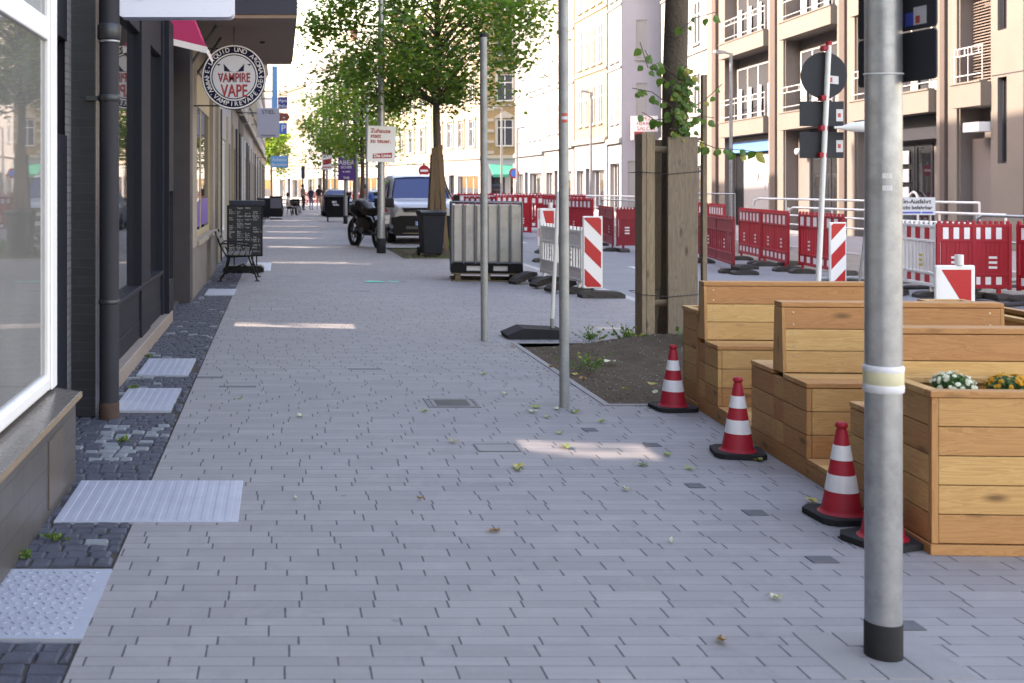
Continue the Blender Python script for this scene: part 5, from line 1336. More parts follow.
for k,(a,b_) in enumerate([(-.20,.0),(.20,.05),(0,.22)]): s.cbox((a,b_,1.2),(.035 if k<2 else .15,.15 if k<2 else .035,2.4),m_guardb,(0,R(3 if k==0 else -3),0))
s.build('trunk_guard', T1)
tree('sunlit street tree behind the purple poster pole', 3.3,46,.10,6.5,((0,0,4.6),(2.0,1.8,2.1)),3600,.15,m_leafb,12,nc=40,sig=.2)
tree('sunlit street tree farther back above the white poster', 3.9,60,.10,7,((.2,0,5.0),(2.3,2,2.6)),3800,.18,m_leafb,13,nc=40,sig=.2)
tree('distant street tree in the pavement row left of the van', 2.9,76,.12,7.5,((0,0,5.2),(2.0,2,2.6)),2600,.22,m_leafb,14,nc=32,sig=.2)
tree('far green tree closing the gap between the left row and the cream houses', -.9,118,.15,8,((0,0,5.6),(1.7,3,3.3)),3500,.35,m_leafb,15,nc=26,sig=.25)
for k,(y,z,n,rr_) in enumerate([(9.4,8.6,650,1.5),(15.7,8.4,130,1.8),(27.0,9.2,200,2.0),(33.4,9.2,200,2.0),(39,9.2,200,2.2)]):  # out of view, added to break the sun stripes into dapples
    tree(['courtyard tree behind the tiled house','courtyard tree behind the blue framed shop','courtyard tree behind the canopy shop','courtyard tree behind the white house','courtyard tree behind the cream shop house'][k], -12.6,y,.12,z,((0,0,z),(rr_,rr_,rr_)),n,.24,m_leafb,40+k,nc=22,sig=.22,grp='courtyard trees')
# foreground tree with timber guard
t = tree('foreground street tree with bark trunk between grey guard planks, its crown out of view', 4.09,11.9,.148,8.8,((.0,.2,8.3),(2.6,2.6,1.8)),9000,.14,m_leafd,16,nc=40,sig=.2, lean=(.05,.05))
s = MB(); zt = EYE+(187-137)*11.65/F
pass
def gp(px0,px1,py,Z): return (px0-CX)*Z/F-4.09, (px1-CX)*Z/F-4.09, EYE+(HY-py)*Z/F
x0,x1,z1 = gp(667,697,137,11.55); s.box(x0,x1,-.38,-.335,.0,z1,m_guard)
x0,x1,z1 = gp(641,654,133,11.60); s.box(x0,x0+.045,-.33,-.10,.0,z1,m_guard); s.box(x0+.046,x1,-.33,-.29,.0,z1,m_guard)
x0,x1,z1 = gp(697.5,702,76,12.0); s.box(x0,x1,-.05,.02,0,z1,m_guard)
s.box(-.29,.07,.26,.30,0,2.1,m_guard)
s.build('guard_plank', t, bevel=.006)
s = MB(); x0,x1,_ = gp(652,668,100,11.7); 
for z in (1.98,.42): s.tube((x0,-.2,z),(x1,-.2,z),.035,m_guard,seg=10)
for z in (1.75,.52): s.path([(-.47,-.36,z),(-.19,-.385,z-.02),(.15,-.385,z+.01),(.24,.1,z),(.05,.31,z),(-.45,.1,z)],.004,m_steel,seg=5,closed=True)
s.build('tie_wire', t)
s = MB()
def shoot(s, pts, nl, size, r_):
    pts = [Vector(p) for p in pts]; s.path(pts, [.008]+[.004]*(len(pts)-1), m_bark, seg=5)
    for k in range(nl):
        f = (k+.5)/nl*(len(pts)-1); i = min(len(pts)-2,int(f)); p = pts[i].lerp(pts[i+1], f-i)+Vector((r_.uniform(-.03,.03),r_.uniform(-.05,.05),r_.uniform(-.05,.01)))
        a = r_.uniform(0,6.28); u = Vector((math.cos(a)*.8,math.sin(a)*.4,-.7)).normalized(); v = u.cross(Vector((.2,-1,.25))).normalized(); q = size*r_.uniform(.7,1.2); w = q*.45; n_ = u.cross(v)*q*.1
        vs = [p, p+u*q*.18+v*w*.8+n_, p+u*q*.45+v*w+n_, p+u*q*.75+v*w*.6+n_, p+u*q*1.08, p+u*q*.75-v*w*.6+n_, p+u*q*.45-v*w+n_, p+u*q*.18-v*w*.8+n_]
        s.add(vs, [(0,1,2,3,4),(0,4,5,6,7)], m_leafs)
r_ = random.Random(5)
def q3(px,py,Z=11.6): v = P(px,py,Z); return (v.x-4.09, Z-11.9, v.z)
shoot(s,[q3(676,92),q3(655,70),q3(645,50)],9,.085,r_); shoot(s,[q3(676,110),q3(652,92),q3(632,88)],8,.085,r_); shoot(s,[q3(680,30),q3(695,18),q3(716,12)],5,.085,r_)
shoot(s,[q3(690,138),q3(715,148),q3(742,150),q3(766,153)],14,.09,r_); shoot(s,[q3(688,110),q3(705,100),q3(722,84)],5,.06,r_); shoot(s,[q3(680,80),q3(660,62),q3(648,68),q3(640,42)],6,.085,r_)
shoot(s,[q3(690,118),q3(702,116),q3(714,118)],5,.08,r_); shoot(s,[q3(672,118),q3(655,120),q3(642,112)],6,.085,r_)
for k in range(36):
    a = r_.uniform(672,694); b_ = r_.uniform(62,130); shoot(s,[q3(682,b_+12,11.62),q3((a+682)/2,b_+2,11.55),q3(a+r_.uniform(-4,8),b_,11.5)],5,.066,r_)
s.build('leafy_shoots', t)
# weeds at the pit
def weed(label, x, y, z, n, size, seed, spread=.12, name='weed'):
    r_ = random.Random(seed); s = MB()
    for k in range(n):
        a = r_.uniform(0,6.28); d = Vector((math.cos(a),math.sin(a),r_.uniform(.4,1.6))).normalized(); p = Vector((r_.gauss(0,spread*.3),r_.gauss(0,spread*.3),0)); e = p+d*spread*r_.uniform(.5,1.4)
        s.path([p,(p+e)/2+Vector((0,0,.01)),e],.0018,m_leafs,seg=4)
        for j in range(3):
            c = p.lerp(e,.5+j*.25); u = (d+Vector((r_.gauss(0,.6),r_.gauss(0,.6),-.2))).normalized(); v = u.orthogonal().normalized(); q = size*r_.uniform(.6,1.2)
            s.add([c,c+u*q*.5+v*q*.35,c+u*q,c+u*q*.5-v*q*.35],[(0,1,2,3)],m_leafs)
    o = s.build(name); o.location = (x,y,z); tag(o, label, 'weed', 'weeds in cracks and soil'); return o
weed('bright green weed at the back edge of the tree pit',3.45,11.55,.05,26,.05,1,.15); weed('low green weed left in the tree pit',3.15,11.6,.03,20,.045,2,.12)
weed('leafy weed at the foot of the right guard plank',3.98,10.9,.12,34,.06,3,.14); weed('trailing weed near the left end of the tree pit',2.65,10.0,.0,24,.04,8,.16)
for k,(x,y,l_) in enumerate([(-1.16,9.1,'small weed by the drainpipe foot'),(-1.24,10.8,'small weed at the stone step of the blue framed shop'),(-1.02,5.2,'small weed between cobbles before the grey plinth'),(-.98,7.2,'moss tuft among the pale cobbles'),(-1.1,4.95,'second small weed at the plinth foot')]): weed(l_,x,y,0,12,.022,20+k,.035)
m_grass = mat_leaf('pit_grass', (.05,.13,.02), (.12,.22,.04), trans=.3)
s = MB(); r_ = random.Random(9)
for k in range(2600):
    x = r_.uniform(3.9,4.78) if k%4 else r_.uniform(2.9,4.75); y = r_.uniform(25.7,30.1); h = r_.uniform(.02,.08) if x < 4.3 else r_.uniform(.1,.4); a = r_.uniform(0,6.28); d = Vector((math.cos(a)*.012,math.sin(a)*.012,0)); b_ = Vector((x,y,-.02))
    s.add([b_-d,b_+d,b_+Vector((r_.gauss(0,.03),r_.gauss(0,.03),h))],[(0,1,2)],m_grass)
tag(s.build('grass'), 'green grass tuft in the tree pit beside the van','grass',None,'stuff')
# fallen leaves
m_fy = mat_leaf('fallen_leaf_yellow', (.42,.32,.07), (.50,.42,.12), trans=.1); m_fg = mat_leaf('fallen_leaf_green', (.20,.27,.07), (.33,.36,.12), trans=.1); m_fb = mat_leaf('fallen_leaf_brown', (.28,.13,.04), (.36,.20,.08), trans=.1); m_fp = mat_leaf('fallen_leaf_pale', (.50,.50,.36), (.6,.58,.42), trans=.1)
LV = [(519,468,m_fy,.07),(518,471,m_fg,.05),(495,532,m_fb,.05),(537,408,m_fg,.07),(557,410,m_fp,.06),(575,413,m_fg,.06),(533,413,m_fp,.06),(547,418,m_fg,.05),(560,434,m_fg,.05),(566,448,m_fg,.09),(602,423,m_fg,.05),(643,466,m_fg,.06),(667,456,m_fg,.05),(626,491,m_fp,.04),(722,643,m_fb,.05),(777,600,m_fp,.04),
      (300,417,m_fp,.05),(453,443,m_fy,.05),(425,412,m_fg,.05),(513,348,m_fb,.05),(483,375,m_fg,.05),(505,395,m_fp,.05),(610,366,m_fp,.10),(653,390,m_fy,.07),(626,394,m_fy,.06),(576,380,m_fy,.06),(583,384,m_fb,.05),(551,368,m_fb,.05),(420,500,m_fb,.03),(295,500,m_fp,.025),(672,543,m_fp,.03),(758,461,m_fy,.05),(812,503,m_fy,.06),(760,462,m_fg,.04),(240,400,m_fg,.04),(655,398,m_fp,.05),(690,470,m_fg,.05)]
for k,(a,b_,m,sz) in enumerate(LV):
    Z = 1840/(b_-187); x = (a-280)*Z/F; s = MB(); rr = random.Random(k); n = 9
    pts = [(math.cos(i*6.283/n)*sz*(.62 if i%2 else .5)*rr.uniform(.8,1.15)*(1.25 if i==0 else 1), math.sin(i*6.283/n)*sz*(.45 if i%2 else .36)*rr.uniform(.8,1.15), .012+rr.uniform(-.006,.014)) for i in range(n)]
    s.add([(0,0,.006)]+pts,[(0,1+i,1+(i+1)%n) for i in range(n)],m); s.path([pts[0],(pts[0][0]+sz*.4,pts[0][1]+sz*.1,.006)],.0012,m_fb,seg=4)
    o = s.build('fallen_leaf'); o.location=(x,Z,(.035 if (2.45<x<4.75 and 8.5<Z<11.7) else .001)); o.rotation_euler=(0,0,rr.uniform(0,6.28)); tag(o,'dry fallen leaf lying on the ground near the tree pit','leaf','fallen leaves near the tree pit')

# ================================================================== street lamps, poster poles
def lamp(label, x, y, h, r_, arm=-1.0, m=m_galv, grp='street lamps', z=0):
    t = thing('street_lamp', label, 'street lamp', (x,y,z), 0, grp)
    s = MB(); s.path([(0,0,-.1),(0,0,h*.25),(0,0,h)],[r_*1.15,r_,r_*.8],m,seg=16); s.build('post', t)
    s = MB(); s.lathe([(r_*1.2,0),(r_*1.3,.01),(r_*1.3,.35),(r_*1.2,.36)],m_band,seg=16); s.build('foot_band', t)
    if arm:
        s = MB(); s.tube((0,0,h-.03),(arm*.45,0,h+.02),r_*.5,m,seg=8); s.build('arm', t)
        s = MB(); a = sorted((arm*.4, arm)); s.prism([(a[0],h-.02),(a[1],h-.02),(a[1],h+.05),(a[0],h+.10)],'y',-.12,.12,m_galv); s.build('lamp_head', t, bevel=.02)
    return t
t = lamp('tall grey lamp post carrying the white election poster',2.45,27.85,7.5,.088,arm=0,grp=None)
def poster(name,label,px0,px1,py0,py1,Z,m,tilt=0,txt=()):
    a = P(px0,py1,Z); b_ = P(px1,py0,Z); t = thing(name,label,'poster',((a.x+b_.x)/2,Z,a.z)); t.rotation_euler=(0,tilt,0); w=b_.x-a.x; h=b_.z-a.z
    s = MB(); s.box(-w/2,w/2,0,.012,0,h,m); s.build('board', t)
    s = MB()
    for tx,size,u,v,mm,al in txt: s.text(tx,size,Matrix.Translation((-w/2+u*w,-.004,h*v))@FRONT,mm,.004,al)
    s.build('lettering', t); return t,w,h
Z = 27.7
t,w,h = poster('election_poster','white poster reading Zuhause statt zu teuer on the tall lamp post',367,395,126,162,Z,m_whitep,R(2),[('Zuhause',.14,.09,.86,m_sred,'LEFT'),('statt',.14,.09,.72,m_sred,'LEFT'),('zu teuer.',.14,.09,.58,m_sred,'LEFT')])
s = MB(); s.add([(-w*.3,-.003,h*.09),(w*.38,-.003,h*.12),(w*.38,-.003,h*.27),(-w*.3,-.003,h*.22)],[(0,1,2,3)],m_sred); s.text('Die Linke',.105,Matrix.Translation((w*.04,-.007,h*.175))@Matrix.Rotation(R(-3),4,'Y')@FRONT,m_whitep,.003); s.build('party_label', t)
Z = 49.5
lamp('grey street lamp with a short arm carrying the purple poster',2.85,50,6.95,.075,arm=.55)
m_pur = mat('purple_poster_board', (.10,.03,.26), .5, 0, .05, 3, 0)
t,w,h = poster('election_poster','purple poster with white lettering Aber on the lamp beyond the white poster',338,354.5,157,180.5,Z,m_pur,0,[('BUNT',.10,.5,.93,m_whitep,'CENTER'),('ABER',.29,.5,.76,m_whitep,'CENTER'),('SICHER',.15,.5,.56,m_whitep,'CENTER'),('so stark',.10,.5,.38,m_whitep,'CENTER'),('Volt',.15,.5,.12,m_whitep,'CENTER')])
Z = 66
pole('far thin pole carrying the red and white poster',P(327,187,66.2).x,66.2,.07,6.5,m_galv,band=.4)
t,w,h = poster('election_poster','small white poster with red stripes on the far thin pole',322,332,155,169.5,Z,m_whitep)
s = MB(); s.add([(-w*.4,-.004,h*.3),(w*.42,-.004,h*.42),(w*.42,-.004,h*.75),(-w*.4,-.004,h*.66)],[(0,1,2,3)],m_sred); s.box(-w*.45,w*.45,-.004,-.001,h*.12,h*.2,m_orr); s.build('red_stripe', t)
pole('thin grey pole right of the purple poster lamp',P(367,187,38).x,38,.045,4.6,m_galv2); pole('thin grey pole between purple and white posters',P(357,187,55).x,55,.06,6,m_galv2)
pole('distant pole near the seated people', P(335,187,80).x,80,.06,5,m_galv2)
lamp('tall white street lamp before the concrete building',P(731,187,38).x,38,EYE+.1+(187-53)*38/F,.062,arm=-.55,z=-.1)
lamp('white street lamp in front of the apricot house',P(591,187,55).x,55,EYE+(187-92)*55/F,.07,arm=-.5,z=0)
lamp('white street lamp in front of the yellow brick house',P(517,187,70).x,70,EYE+(187-128)*70/F,.08,arm=.5,z=0)
lamp('slim white lamp left of the yellow brick windows',P(501.5,187,75).x,75,EYE+(187-108)*75/F,.08,arm=-.5,z=0)
# hanging shop signs on the right
def rsign(label, px0,px1,py0,py1,Z,m,txt,wx,name='shop_sign',shape=None):
    a = P(px0,py1,Z); b_ = P(px1,py0,Z); t = thing(name,label,'sign',(a.x,Z,a.z)); w=b_.x-a.x; h=b_.z-a.z
    s = MB(); (s.prism([(u*w,v*h) for u,v in shape],'y',0,.12,m) if shape else s.box(0,w,0,.12,0,h,m)); s.build('board', t, bevel=.01)
    if txt:
        s = MB()
        for tx,size,v,mm in txt: s.text(tx,size,Matrix.Translation((w/2,-.005,h*v))@FRONT,mm,.002)
        s.build('lettering', t)
    s = MB(); s.tube((w,.06,h*.6),(wx-a.x+.1,.06,h*.6),.03,m_steel,seg=6); s.build('bracket', t); return t
t = rsign('white salon sign with red lettering on the lilac house',634,658,116,131.5,61.3,m_whitep,[('SPEZI',.30,.82,m_sred),('HERREN',.27,.5,m_sred),('SALON',.30,.18,m_sred)],20.0)
s = MB(); s.box(.05,.5,-.004,.1,-.4,-.02,m_sred); s.box(-.12,.0,-.0,.12,-.45,.83,m_whitep); s.build('lower_panel', t)
rsign('red shop sign with white lettering on the corner house',541.5,559,144.5,157.5,82,m_red,[('GRILL',.42,.55,m_whitep)],18.4,shape=[(0,.1),(1,0),(1,.9),(0,1)])
m_yel = mat('yellow_sign', (.70,.50,.03), .5, 0, .05, 3, 0)
rsign('yellow shop sign under the red one',550,560.5,163,171,79,m_yel,[],18.5)
rsign('small white framed sign left of the red shop sign',534,540,150,159,86,m_whitep,[],18.3)
t = thing('shop_awning','green awning on the ground floor of the yellow brick house','awning',(17.9,100.5,0)); s = MB(); s.prism([(-1.6,2.6),(.2,3.5),(.2,3.6),(-1.6,2.7)],'x',.4,2.9,mat('green_awning_cloth',(.02,.28,.17),.7,0,.1,2,0)); s.build('canopy', t); s = MB(); s.box(.4,2.9,-1.62,-1.605,2.45,2.7,mat('green_awning_cloth',(0,0,0))); s.build('valance', t)
# road sign discs on far poles
t = thing('road_sign','round no parking sign on a white pole before the corner house','sign',(P(514,187,84).x,84,0)); s = MB(); s.tube((0,0,0),(0,0,3.3),.05,m_white,seg=8); s.build('post', t); s = MB(); s.tube((0,-.06,2.6),(0,-.04,2.6),.38,m_red,seg=24); s.tube((0,-.075,2.6),(0,-.061,2.6),.27,m_b2,seg=24); s.build('disc', t)
t = thing('road_sign','round no entry sign right of the silver van roof','sign',(P(424,187,60).x,60,0)); s = MB(); s.tube((0,0,0),(0,0,2.9),.04,m_galv,seg=8); s.build('post', t); s = MB(); s.tube((0,-.06,2.45),(0,-.04,2.45),.30,m_red,seg=24); s.box(-.2,.2,-.066,-.061,2.4,2.5,m_whitep); s.build('disc', t)
t = thing('traffic_light','dark traffic light at the far left crossing','traffic light',(P(303,187,95).x,95,0)); s = MB(); s.tube((0,0,0),(0,0,3.4),.06,m_steel,seg=8); s.build('post', t); s = MB(); s.box(-.16,.16,-.2,.1,2.3,3.3,m_frame_d); s.build('signal_head', t)

# ================================================================== bins
def wheelie(label, x, y, rz, w=.58, d=.72, h=1.06, grp='dark rubbish bins', lidw=True):
    t = thing('wheelie_bin', label, 'bin', (x,y,0), rz, grp)
    s = MB(); a = w/2; b_ = a*.80; 
    s.add([(-b_,.08,.06),(b_,.08,.06),(b_,d*.85,.06),(-b_,d*.85,.06),(-a,0,h*.93),(a,0,h*.93),(a,d,h*.93),(-a,d,h*.93)],[(0,3,2,1),(4,5,6,7),(0,1,5,4),(1,2,6,5),(2,3,7,6),(3,0,4,7)],m_dark)
    s.box(-a-.02,a+.02,-.02,d,h*.89,h*.93+.001,m_dark); s.build('body', t, bevel=.02)
    s = MB(); s.prism([(-.04,h*.935),(d+.02,h*.935),(d+.02,h*1.0),(d*.3,h*1.0),(-.04,h*.96)],'x',-a-.025,a+.025,m_dark); s.build('lid', t, bevel=.012)
    s = MB(); s.tube((-a-.01,d+.04,h*.93),(a+.01,d+.04,h*.93),.018,m_dark,seg=8); s.build('handle', t)
    for sx in (-1,1):
        s = MB(); s.tube((sx*(a-.06),d*.9,.1),(sx*(a+.0),d*.9,.1),.10,m_black,seg=18); s.build('wheel', t)
    return t
wheelie('dark grey wheelie bin in front of the boxed street tree', 3.52,26.3,R(3), w=.54)
def container(label, x, y, rz, w=1.2, d=.95, h=1.25):
    t = thing('waste_container', label, 'bin', (x,y,0), rz, 'black waste containers'); a = w/2; b_ = a*.86
    s = MB(); s.add([(-b_,.08,.2),(b_,.08,.2),(b_,d*.88,.2),(-b_,d*.88,.2),(-a,0,h*.9),(a,0,h*.9),(a,d,h*.9),(-a,d,h*.9)],[(0,3,2,1),(4,5,6,7),(0,1,5,4),(1,2,6,5),(2,3,7,6),(3,0,4,7)],m_blackp)
    s.box(-a-.03,a+.03,-.03,d+.03,h*.86,h*.905,m_blackp); s.build('body', t, bevel=.02)
    s = MB(); s.prism([(-.06,h*.91),(d+.04,h*.91),(d+.02,h),(.1,h)],'x',-a-.03,a+.03,m_blackp); s.build('lid', t, bevel=.02)
    for sx in (-1,1):
        for yy in (.15,d-.2): s = MB(); s.tube((sx*(b_-.12),yy,.1),(sx*(b_-.05),yy,.1),.10,m_black,seg=14); s.build('wheel', t)
    s = MB(); s.box(-.3,.05,-.0,.001,0,0.001,m_whitep); 
    s.text('BIO', .12, Matrix.Translation((-.12,.005,h*.72))@Matrix.Rotation(R(-4),4,'X')@FRONT, m_pale, .01); s.text('MUELL', .09, Matrix.Translation((-.05,.015,h*.62))@Matrix.Rotation(R(-4),4,'X')@FRONT, m_pale, .008); s.build('stencil', t)
    return t
container('black wheeled waste container next to the motorbike, left of it', P(337,187,53).x,53,R(-3))
container('black waste container behind the chalkboard at the shopfronts', -.86,29.5,R(4),w=.9)
t = wheelie('dark wheelie bin far down the left shopfronts', -.75,58,R(10))

# ================================================================== slatted iron bench and chalkboard
m_slat = mat_wood('dark_bench_slat','y',(.20,.19,.20),(.08,.075,.08),old=True)
t = thing('slatted_bench','old iron framed bench with worn slats in front of the stone fronted shop','bench',(-.72,19.5,0),0)
for yy in (0, .95):
    s = MB(); s.path([(.34,yy,.0),(.30,yy,.12),(.20,yy,.38),(.18,yy,.43)],.016,m_blackp,seg=6); s.path([(-.30,yy,.0),(-.22,yy,.15),(-.16,yy,.40)],.016,m_blackp,seg=6); s.path([(.28,yy,.13),(.05,yy,.22),(-.24,yy,.12)],.013,m_blackp,seg=6)
    s.path([(.22,yy,.43),(-.18,yy,.41),(-.30,yy,.62),(-.38,yy,.85)],.016,m_blackp,seg=6); s.path([(.20,yy,.44),(.22,yy,.60),(-.05,yy,.64),(-.30,yy,.64)],.013,m_blackp,seg=6); s.box(.29,.38,yy-.03,yy+.03,0,.015,m_blackp); s.box(-.34,-.26,yy-.03,yy+.03,0,.015,m_blackp)
    s.build('iron_side_frame', t)
s = MB()
for k in range(4): s.box(.22-k*.105-.085,.22-k*.105,-.06,1.02,.445,.465,m_slat)
s.build('seat', t, bevel=.004)
s = MB()
for k in range(3): s.cbox((-.255-k*.045,.48,.58+k*.10),(.02,1.08,.075),m_slat,(0,R(-20),0))
s.build('backrest', t, bevel=.004)
t = thing('menu_board','framed chalkboard menu with rows of chalk writing on a black base','chalkboard',(-.66,21.6,0),R(0))
m_chalk = mat('chalkboard_face',(.035,.037,.042),.6,0,.2,6,.05); m_chk = mat('chalk_white',(.5,.5,.5),.9,0,.2,40,0)
s = MB(); s.box(-.335,.335,-.03,.03,.30,1.26,m_blackp); s.build('frame', t, bevel=.008)
s = MB(); s.box(-.305,.305,-.034,-.0305,.33,1.235,m_chalk); s.build('board', t)
s = MB(); rr = random.Random(3); words = ['Cola','Kaffee','Tee','Bier','Wein','Saft','Snack','Pizza','Salat','Suppe','Toast','Eis']
for c in range(4):
    for r0 in range(6):
        for l_ in range(4):
            if rr.random() < .25: continue
            s.text(rr.choice(words)+('  '+str(rr.randint(1,9))+',-' if rr.random()<.6 else ''), .034 if l_ else .044, Matrix.Translation((-.295+c*.151,-.0365,1.205-r0*.148-l_*.034))@FRONT, m_chk, .0, 'LEFT')
s.build('chalk_writing', t)
s = MB(); s.tube((.22,0,.1),(.22,0,.31),.012,m_blackp,seg=8); s.tube((.15,0,.1),(.15,0,.31),.012,m_blackp,seg=8); s.tube((-.2,0,.1),(-.2,0,.31),.012,m_blackp,seg=8); s.build('posts', t)
s = MB(); s.prism([(-.40,.02),(.36,.02),(.36,.08),(.30,.13),(-.34,.13),(-.40,.08)],'y',-.22,.22,m_blackp); s.build('base', t, bevel=.02)

# white plastic chair, outdoor seats
def chair(label, x, y, rz, m, grp):
    t = thing('outdoor_chair', label, 'chair', (x,y,0), rz, grp)
    s = MB(); s.box(-.24,.24,-.24,.24,.42,.45,m); s.build('seat', t, bevel=.015)
    s = MB(); s.prism([(.20,.45),(.24,.45),(.32,.88),(.29,.88)],'x',-.24,.24,m); s.build('backrest', t, bevel=.01)
    for sx in (-1,1):
        for sy in (-1,1): s = MB(); s.tube((sx*.2,sy*.2,.42),(sx*.25,sy*.25,0),.022,m,seg=8); s.build('leg', t)
        s = MB(); s.path([(sx*.25,-.2,.42),(sx*.27,-.22,.64),(sx*.27,.1,.66),(sx*.25,.27,.66)],.018,m,seg=6); s.build('armrest', t)
    return t
chair('white plastic chair nearest behind the chalkboard', -.62,59.5,R(-100), m_white, 'white plastic chairs outside the shop')
chair('second white plastic chair, just past the nearest one', -.72,62,R(-80), m_white, 'white plastic chairs outside the shop')
t = thing('menu_board','dark pavement board farther down the left row','chalkboard',(P(276,187,57).x,57,0)); s = MB(); s.box(-.33,.33,-.03,.03,.12,1.15,m_blackp); s.build('board', t, bevel=.01); s = MB(); s.box(-.28,.28,-.034,-.031,.55,1.05,mat('dim_poster',(.10,.10,.13),.6,0,.3,9,0)); s.build('poster', t); s = MB(); s.box(-.3,.3,-.25,.25,0,.06,m_blackp); s.build('base', t)

# ================================================================== people
m_skin = mat('skin',(.50,.30,.22),.6,0,.06,10,0); m_hair = mat('dark_hair',(.035,.022,.015),.6,0,.2,20,.1); m_hairb = mat('fair_hair',(.30,.19,.09),.6,0,.2,20,.1)
def cloth(n,c): return mat('cloth_'+n,c,.85,0,.15,10,.1)
def person(label, x, y, rz, top, legs, hair, h=1.72, pose='walk', z=0, bare_arms=True):
    t = thing('person', label, 'person', (x,y,z), rz, None); k = h/1.75
    V = []; Rr = []; E = []
    def v(p, r_, par=None):
        V.append(Vector(p)*k); Rr.append(r_*k); i = len(V)-1
        if par is not None: E.append((par,i))
        return i
    sit = pose == 'sit'; hz = .50 if sit else .95
    pel = v((0,0,hz),.15); sp = v((0,.01,hz+.22),.13,pel); ch = v((0,.0,hz+.42),.155,sp); nk = v((0,-.01,hz+.56),.06,ch); hd = v((0,-.02,hz+.66),.088,nk); ht = v((0,-.01,hz+.76),.075,hd)
    st = .22 if pose == 'walk' else 0
    feet = []
    for s_ in (-1,1):
        hip = v((s_*.09,0,hz-.04),.095,pel)
        if sit: kn = v((s_*.11,-.42,hz-.02),.065,hip); an = v((s_*.11,-.44,.09),.045,kn); ft = v((s_*.11,-.58,.04),.04,an)
        else: kn = v((s_*.095,-.05+s_*st*.5,.50),.062,hip); an = v((s_*.10,s_*st,.09),.042,kn); ft = v((s_*.105,s_*st-.15,.04),.038,an)
        sh = v((s_*.17,0,hz+.46),.062,ch); el = v((s_*.25,.0-s_*st*.3,hz+.20),.045,sh)
        wr = v((s_*.22,-.18-s_*st*.3,hz+.05),.032,el); hn = v((s_*.21,-.26-s_*st*.3,hz+.02),.036,wr)
        for f_ in range(5): v((s_*(.21+(f_-2)*.016),-.34-s_*st*.3+abs(f_-2)*.012,hz-.01),.010,hn)
    me = bpy.data.meshes.new('body'); me.from_pydata([tuple(q) for q in V], E, []); o = bpy.data.objects.new('body', me); COL.objects.link(o); o.parent = t
    md = o.modifiers.new('skin','SKIN'); sv = me.skin_vertices[0].data if me.skin_vertices else None
    if sv is None: 
        return t
    for i,r0 in enumerate(Rr): sv[i].radius = (r0,r0)
    sv[0].use_root = True
    md.use_smooth_shade = True; sb = o.modifiers.new('sub','SUBSURF'); sb.levels = sb.render_levels = 1
    # bake and colour by region
    dg = bpy.context.evaluated_depsgraph_get(); dg.update(); m2 = bpy.data.meshes.new_from_object(o.evaluated_get(dg)); o.modifiers.clear(); o.data = m2; bpy.data.meshes.remove(me)
    for mm in (m_skin, top, legs, m_blackp): m2.materials.append(mm)
    for p in m2.polygons:
        c = p.center/k; i = 0
        if c.z < .07: i = 3
        elif c.z < hz+.03 and abs(c.x) < .19 and not (abs(c.x) > .17 and c.z > hz-.08): i = 2
        elif c.z < hz+.53 and (abs(c.x) < .22 or c.z > hz+(.30 if bare_arms else .06)): i = 1
        p.material_index = i; p.use_smooth = True
    s = MB(); hh_ = hz+.70
    s.lathe([(.02,.135),(.07,.115),(.098,.05),(.103,-.02),(.085,-.10)], hair, c=(0,.015,hh_), seg=14); ob = s.build('hair', t); ob.scale = (k,k,k)
    s = MB()
    for sx in (-1,1): s.lathe([(.004,-.006),(.009,0),(.004,.006)], m_ink, c=(sx*.032,-.105,hh_-.03), seg=8)
    s.lathe([(.003,.025),(.012,-.01),(.006,-.02)], m_skin, c=(0,-.112,hh_-.045), seg=8); s.box(-.022,.022,-.108,-.1,hh_-.095,hh_-.088,m_sred); ob = s.build('face', t); ob.scale = (k,k,k)
    return t
PZ = 80
person('person in dark top with backpack walking away at the pavement end',P(319,187,82).x,82,R(170),cloth('black',(.03,.03,.035)),cloth('sand',(.42,.33,.25)),m_hair,1.74)
person('person in dark clothes standing by the outdoor tables', P(311,187,80).x,80,R(150),cloth('navy',(.04,.05,.09)),cloth('blue',(.10,.15,.28)),m_hairb,1.62,pose='stand')
person('person in brown top standing left of the dark dressed one', P(303,187,78).x,78,R(60),cloth('brown',(.22,.11,.07)),cloth('black',(.03,.03,.035)),m_hair,1.78,pose='stand')
person('seated person in white shirt beside the far board', P(288,187,64).x,64,R(90),cloth('white',(.6,.6,.6)),cloth('black',(.03,.03,.035)),m_hair,1.70,pose='sit')
person('person in orange top and dark vest standing behind the motorbike', P(364.5,187,52).x,52,R(150),cloth('orange',(.55,.16,.06)),cloth('grey',(.15,.15,.17)),m_hair,1.72,pose='stand')
for k,(px_,y,lab) in enumerate([(287,64.4,'dark chair under the seated person in white'),(293,66,'empty dark chair beside the seated person'),(296.5,70,'dark chair at the far outdoor table')]):
    chair(lab, P(px_,187,y).x, y, R(90+40*k), m_blackp, 'dark chairs of the outdoor seats')
t = thing('cafe_table','round dark outdoor table near the seated person','table',(P(297,187,66).x,66.5,0)); s = MB(); s.tube((0,0,.71),(0,0,.74),.36,m_blackp,seg=20); s.build('tabletop', t); s = MB(); s.tube((0,0,0),(0,0,.71),.03,m_steel,seg=8); s.tube((0,0,0),(0,0,.02),.2,m_steel,seg=16); s.build('leg', t)
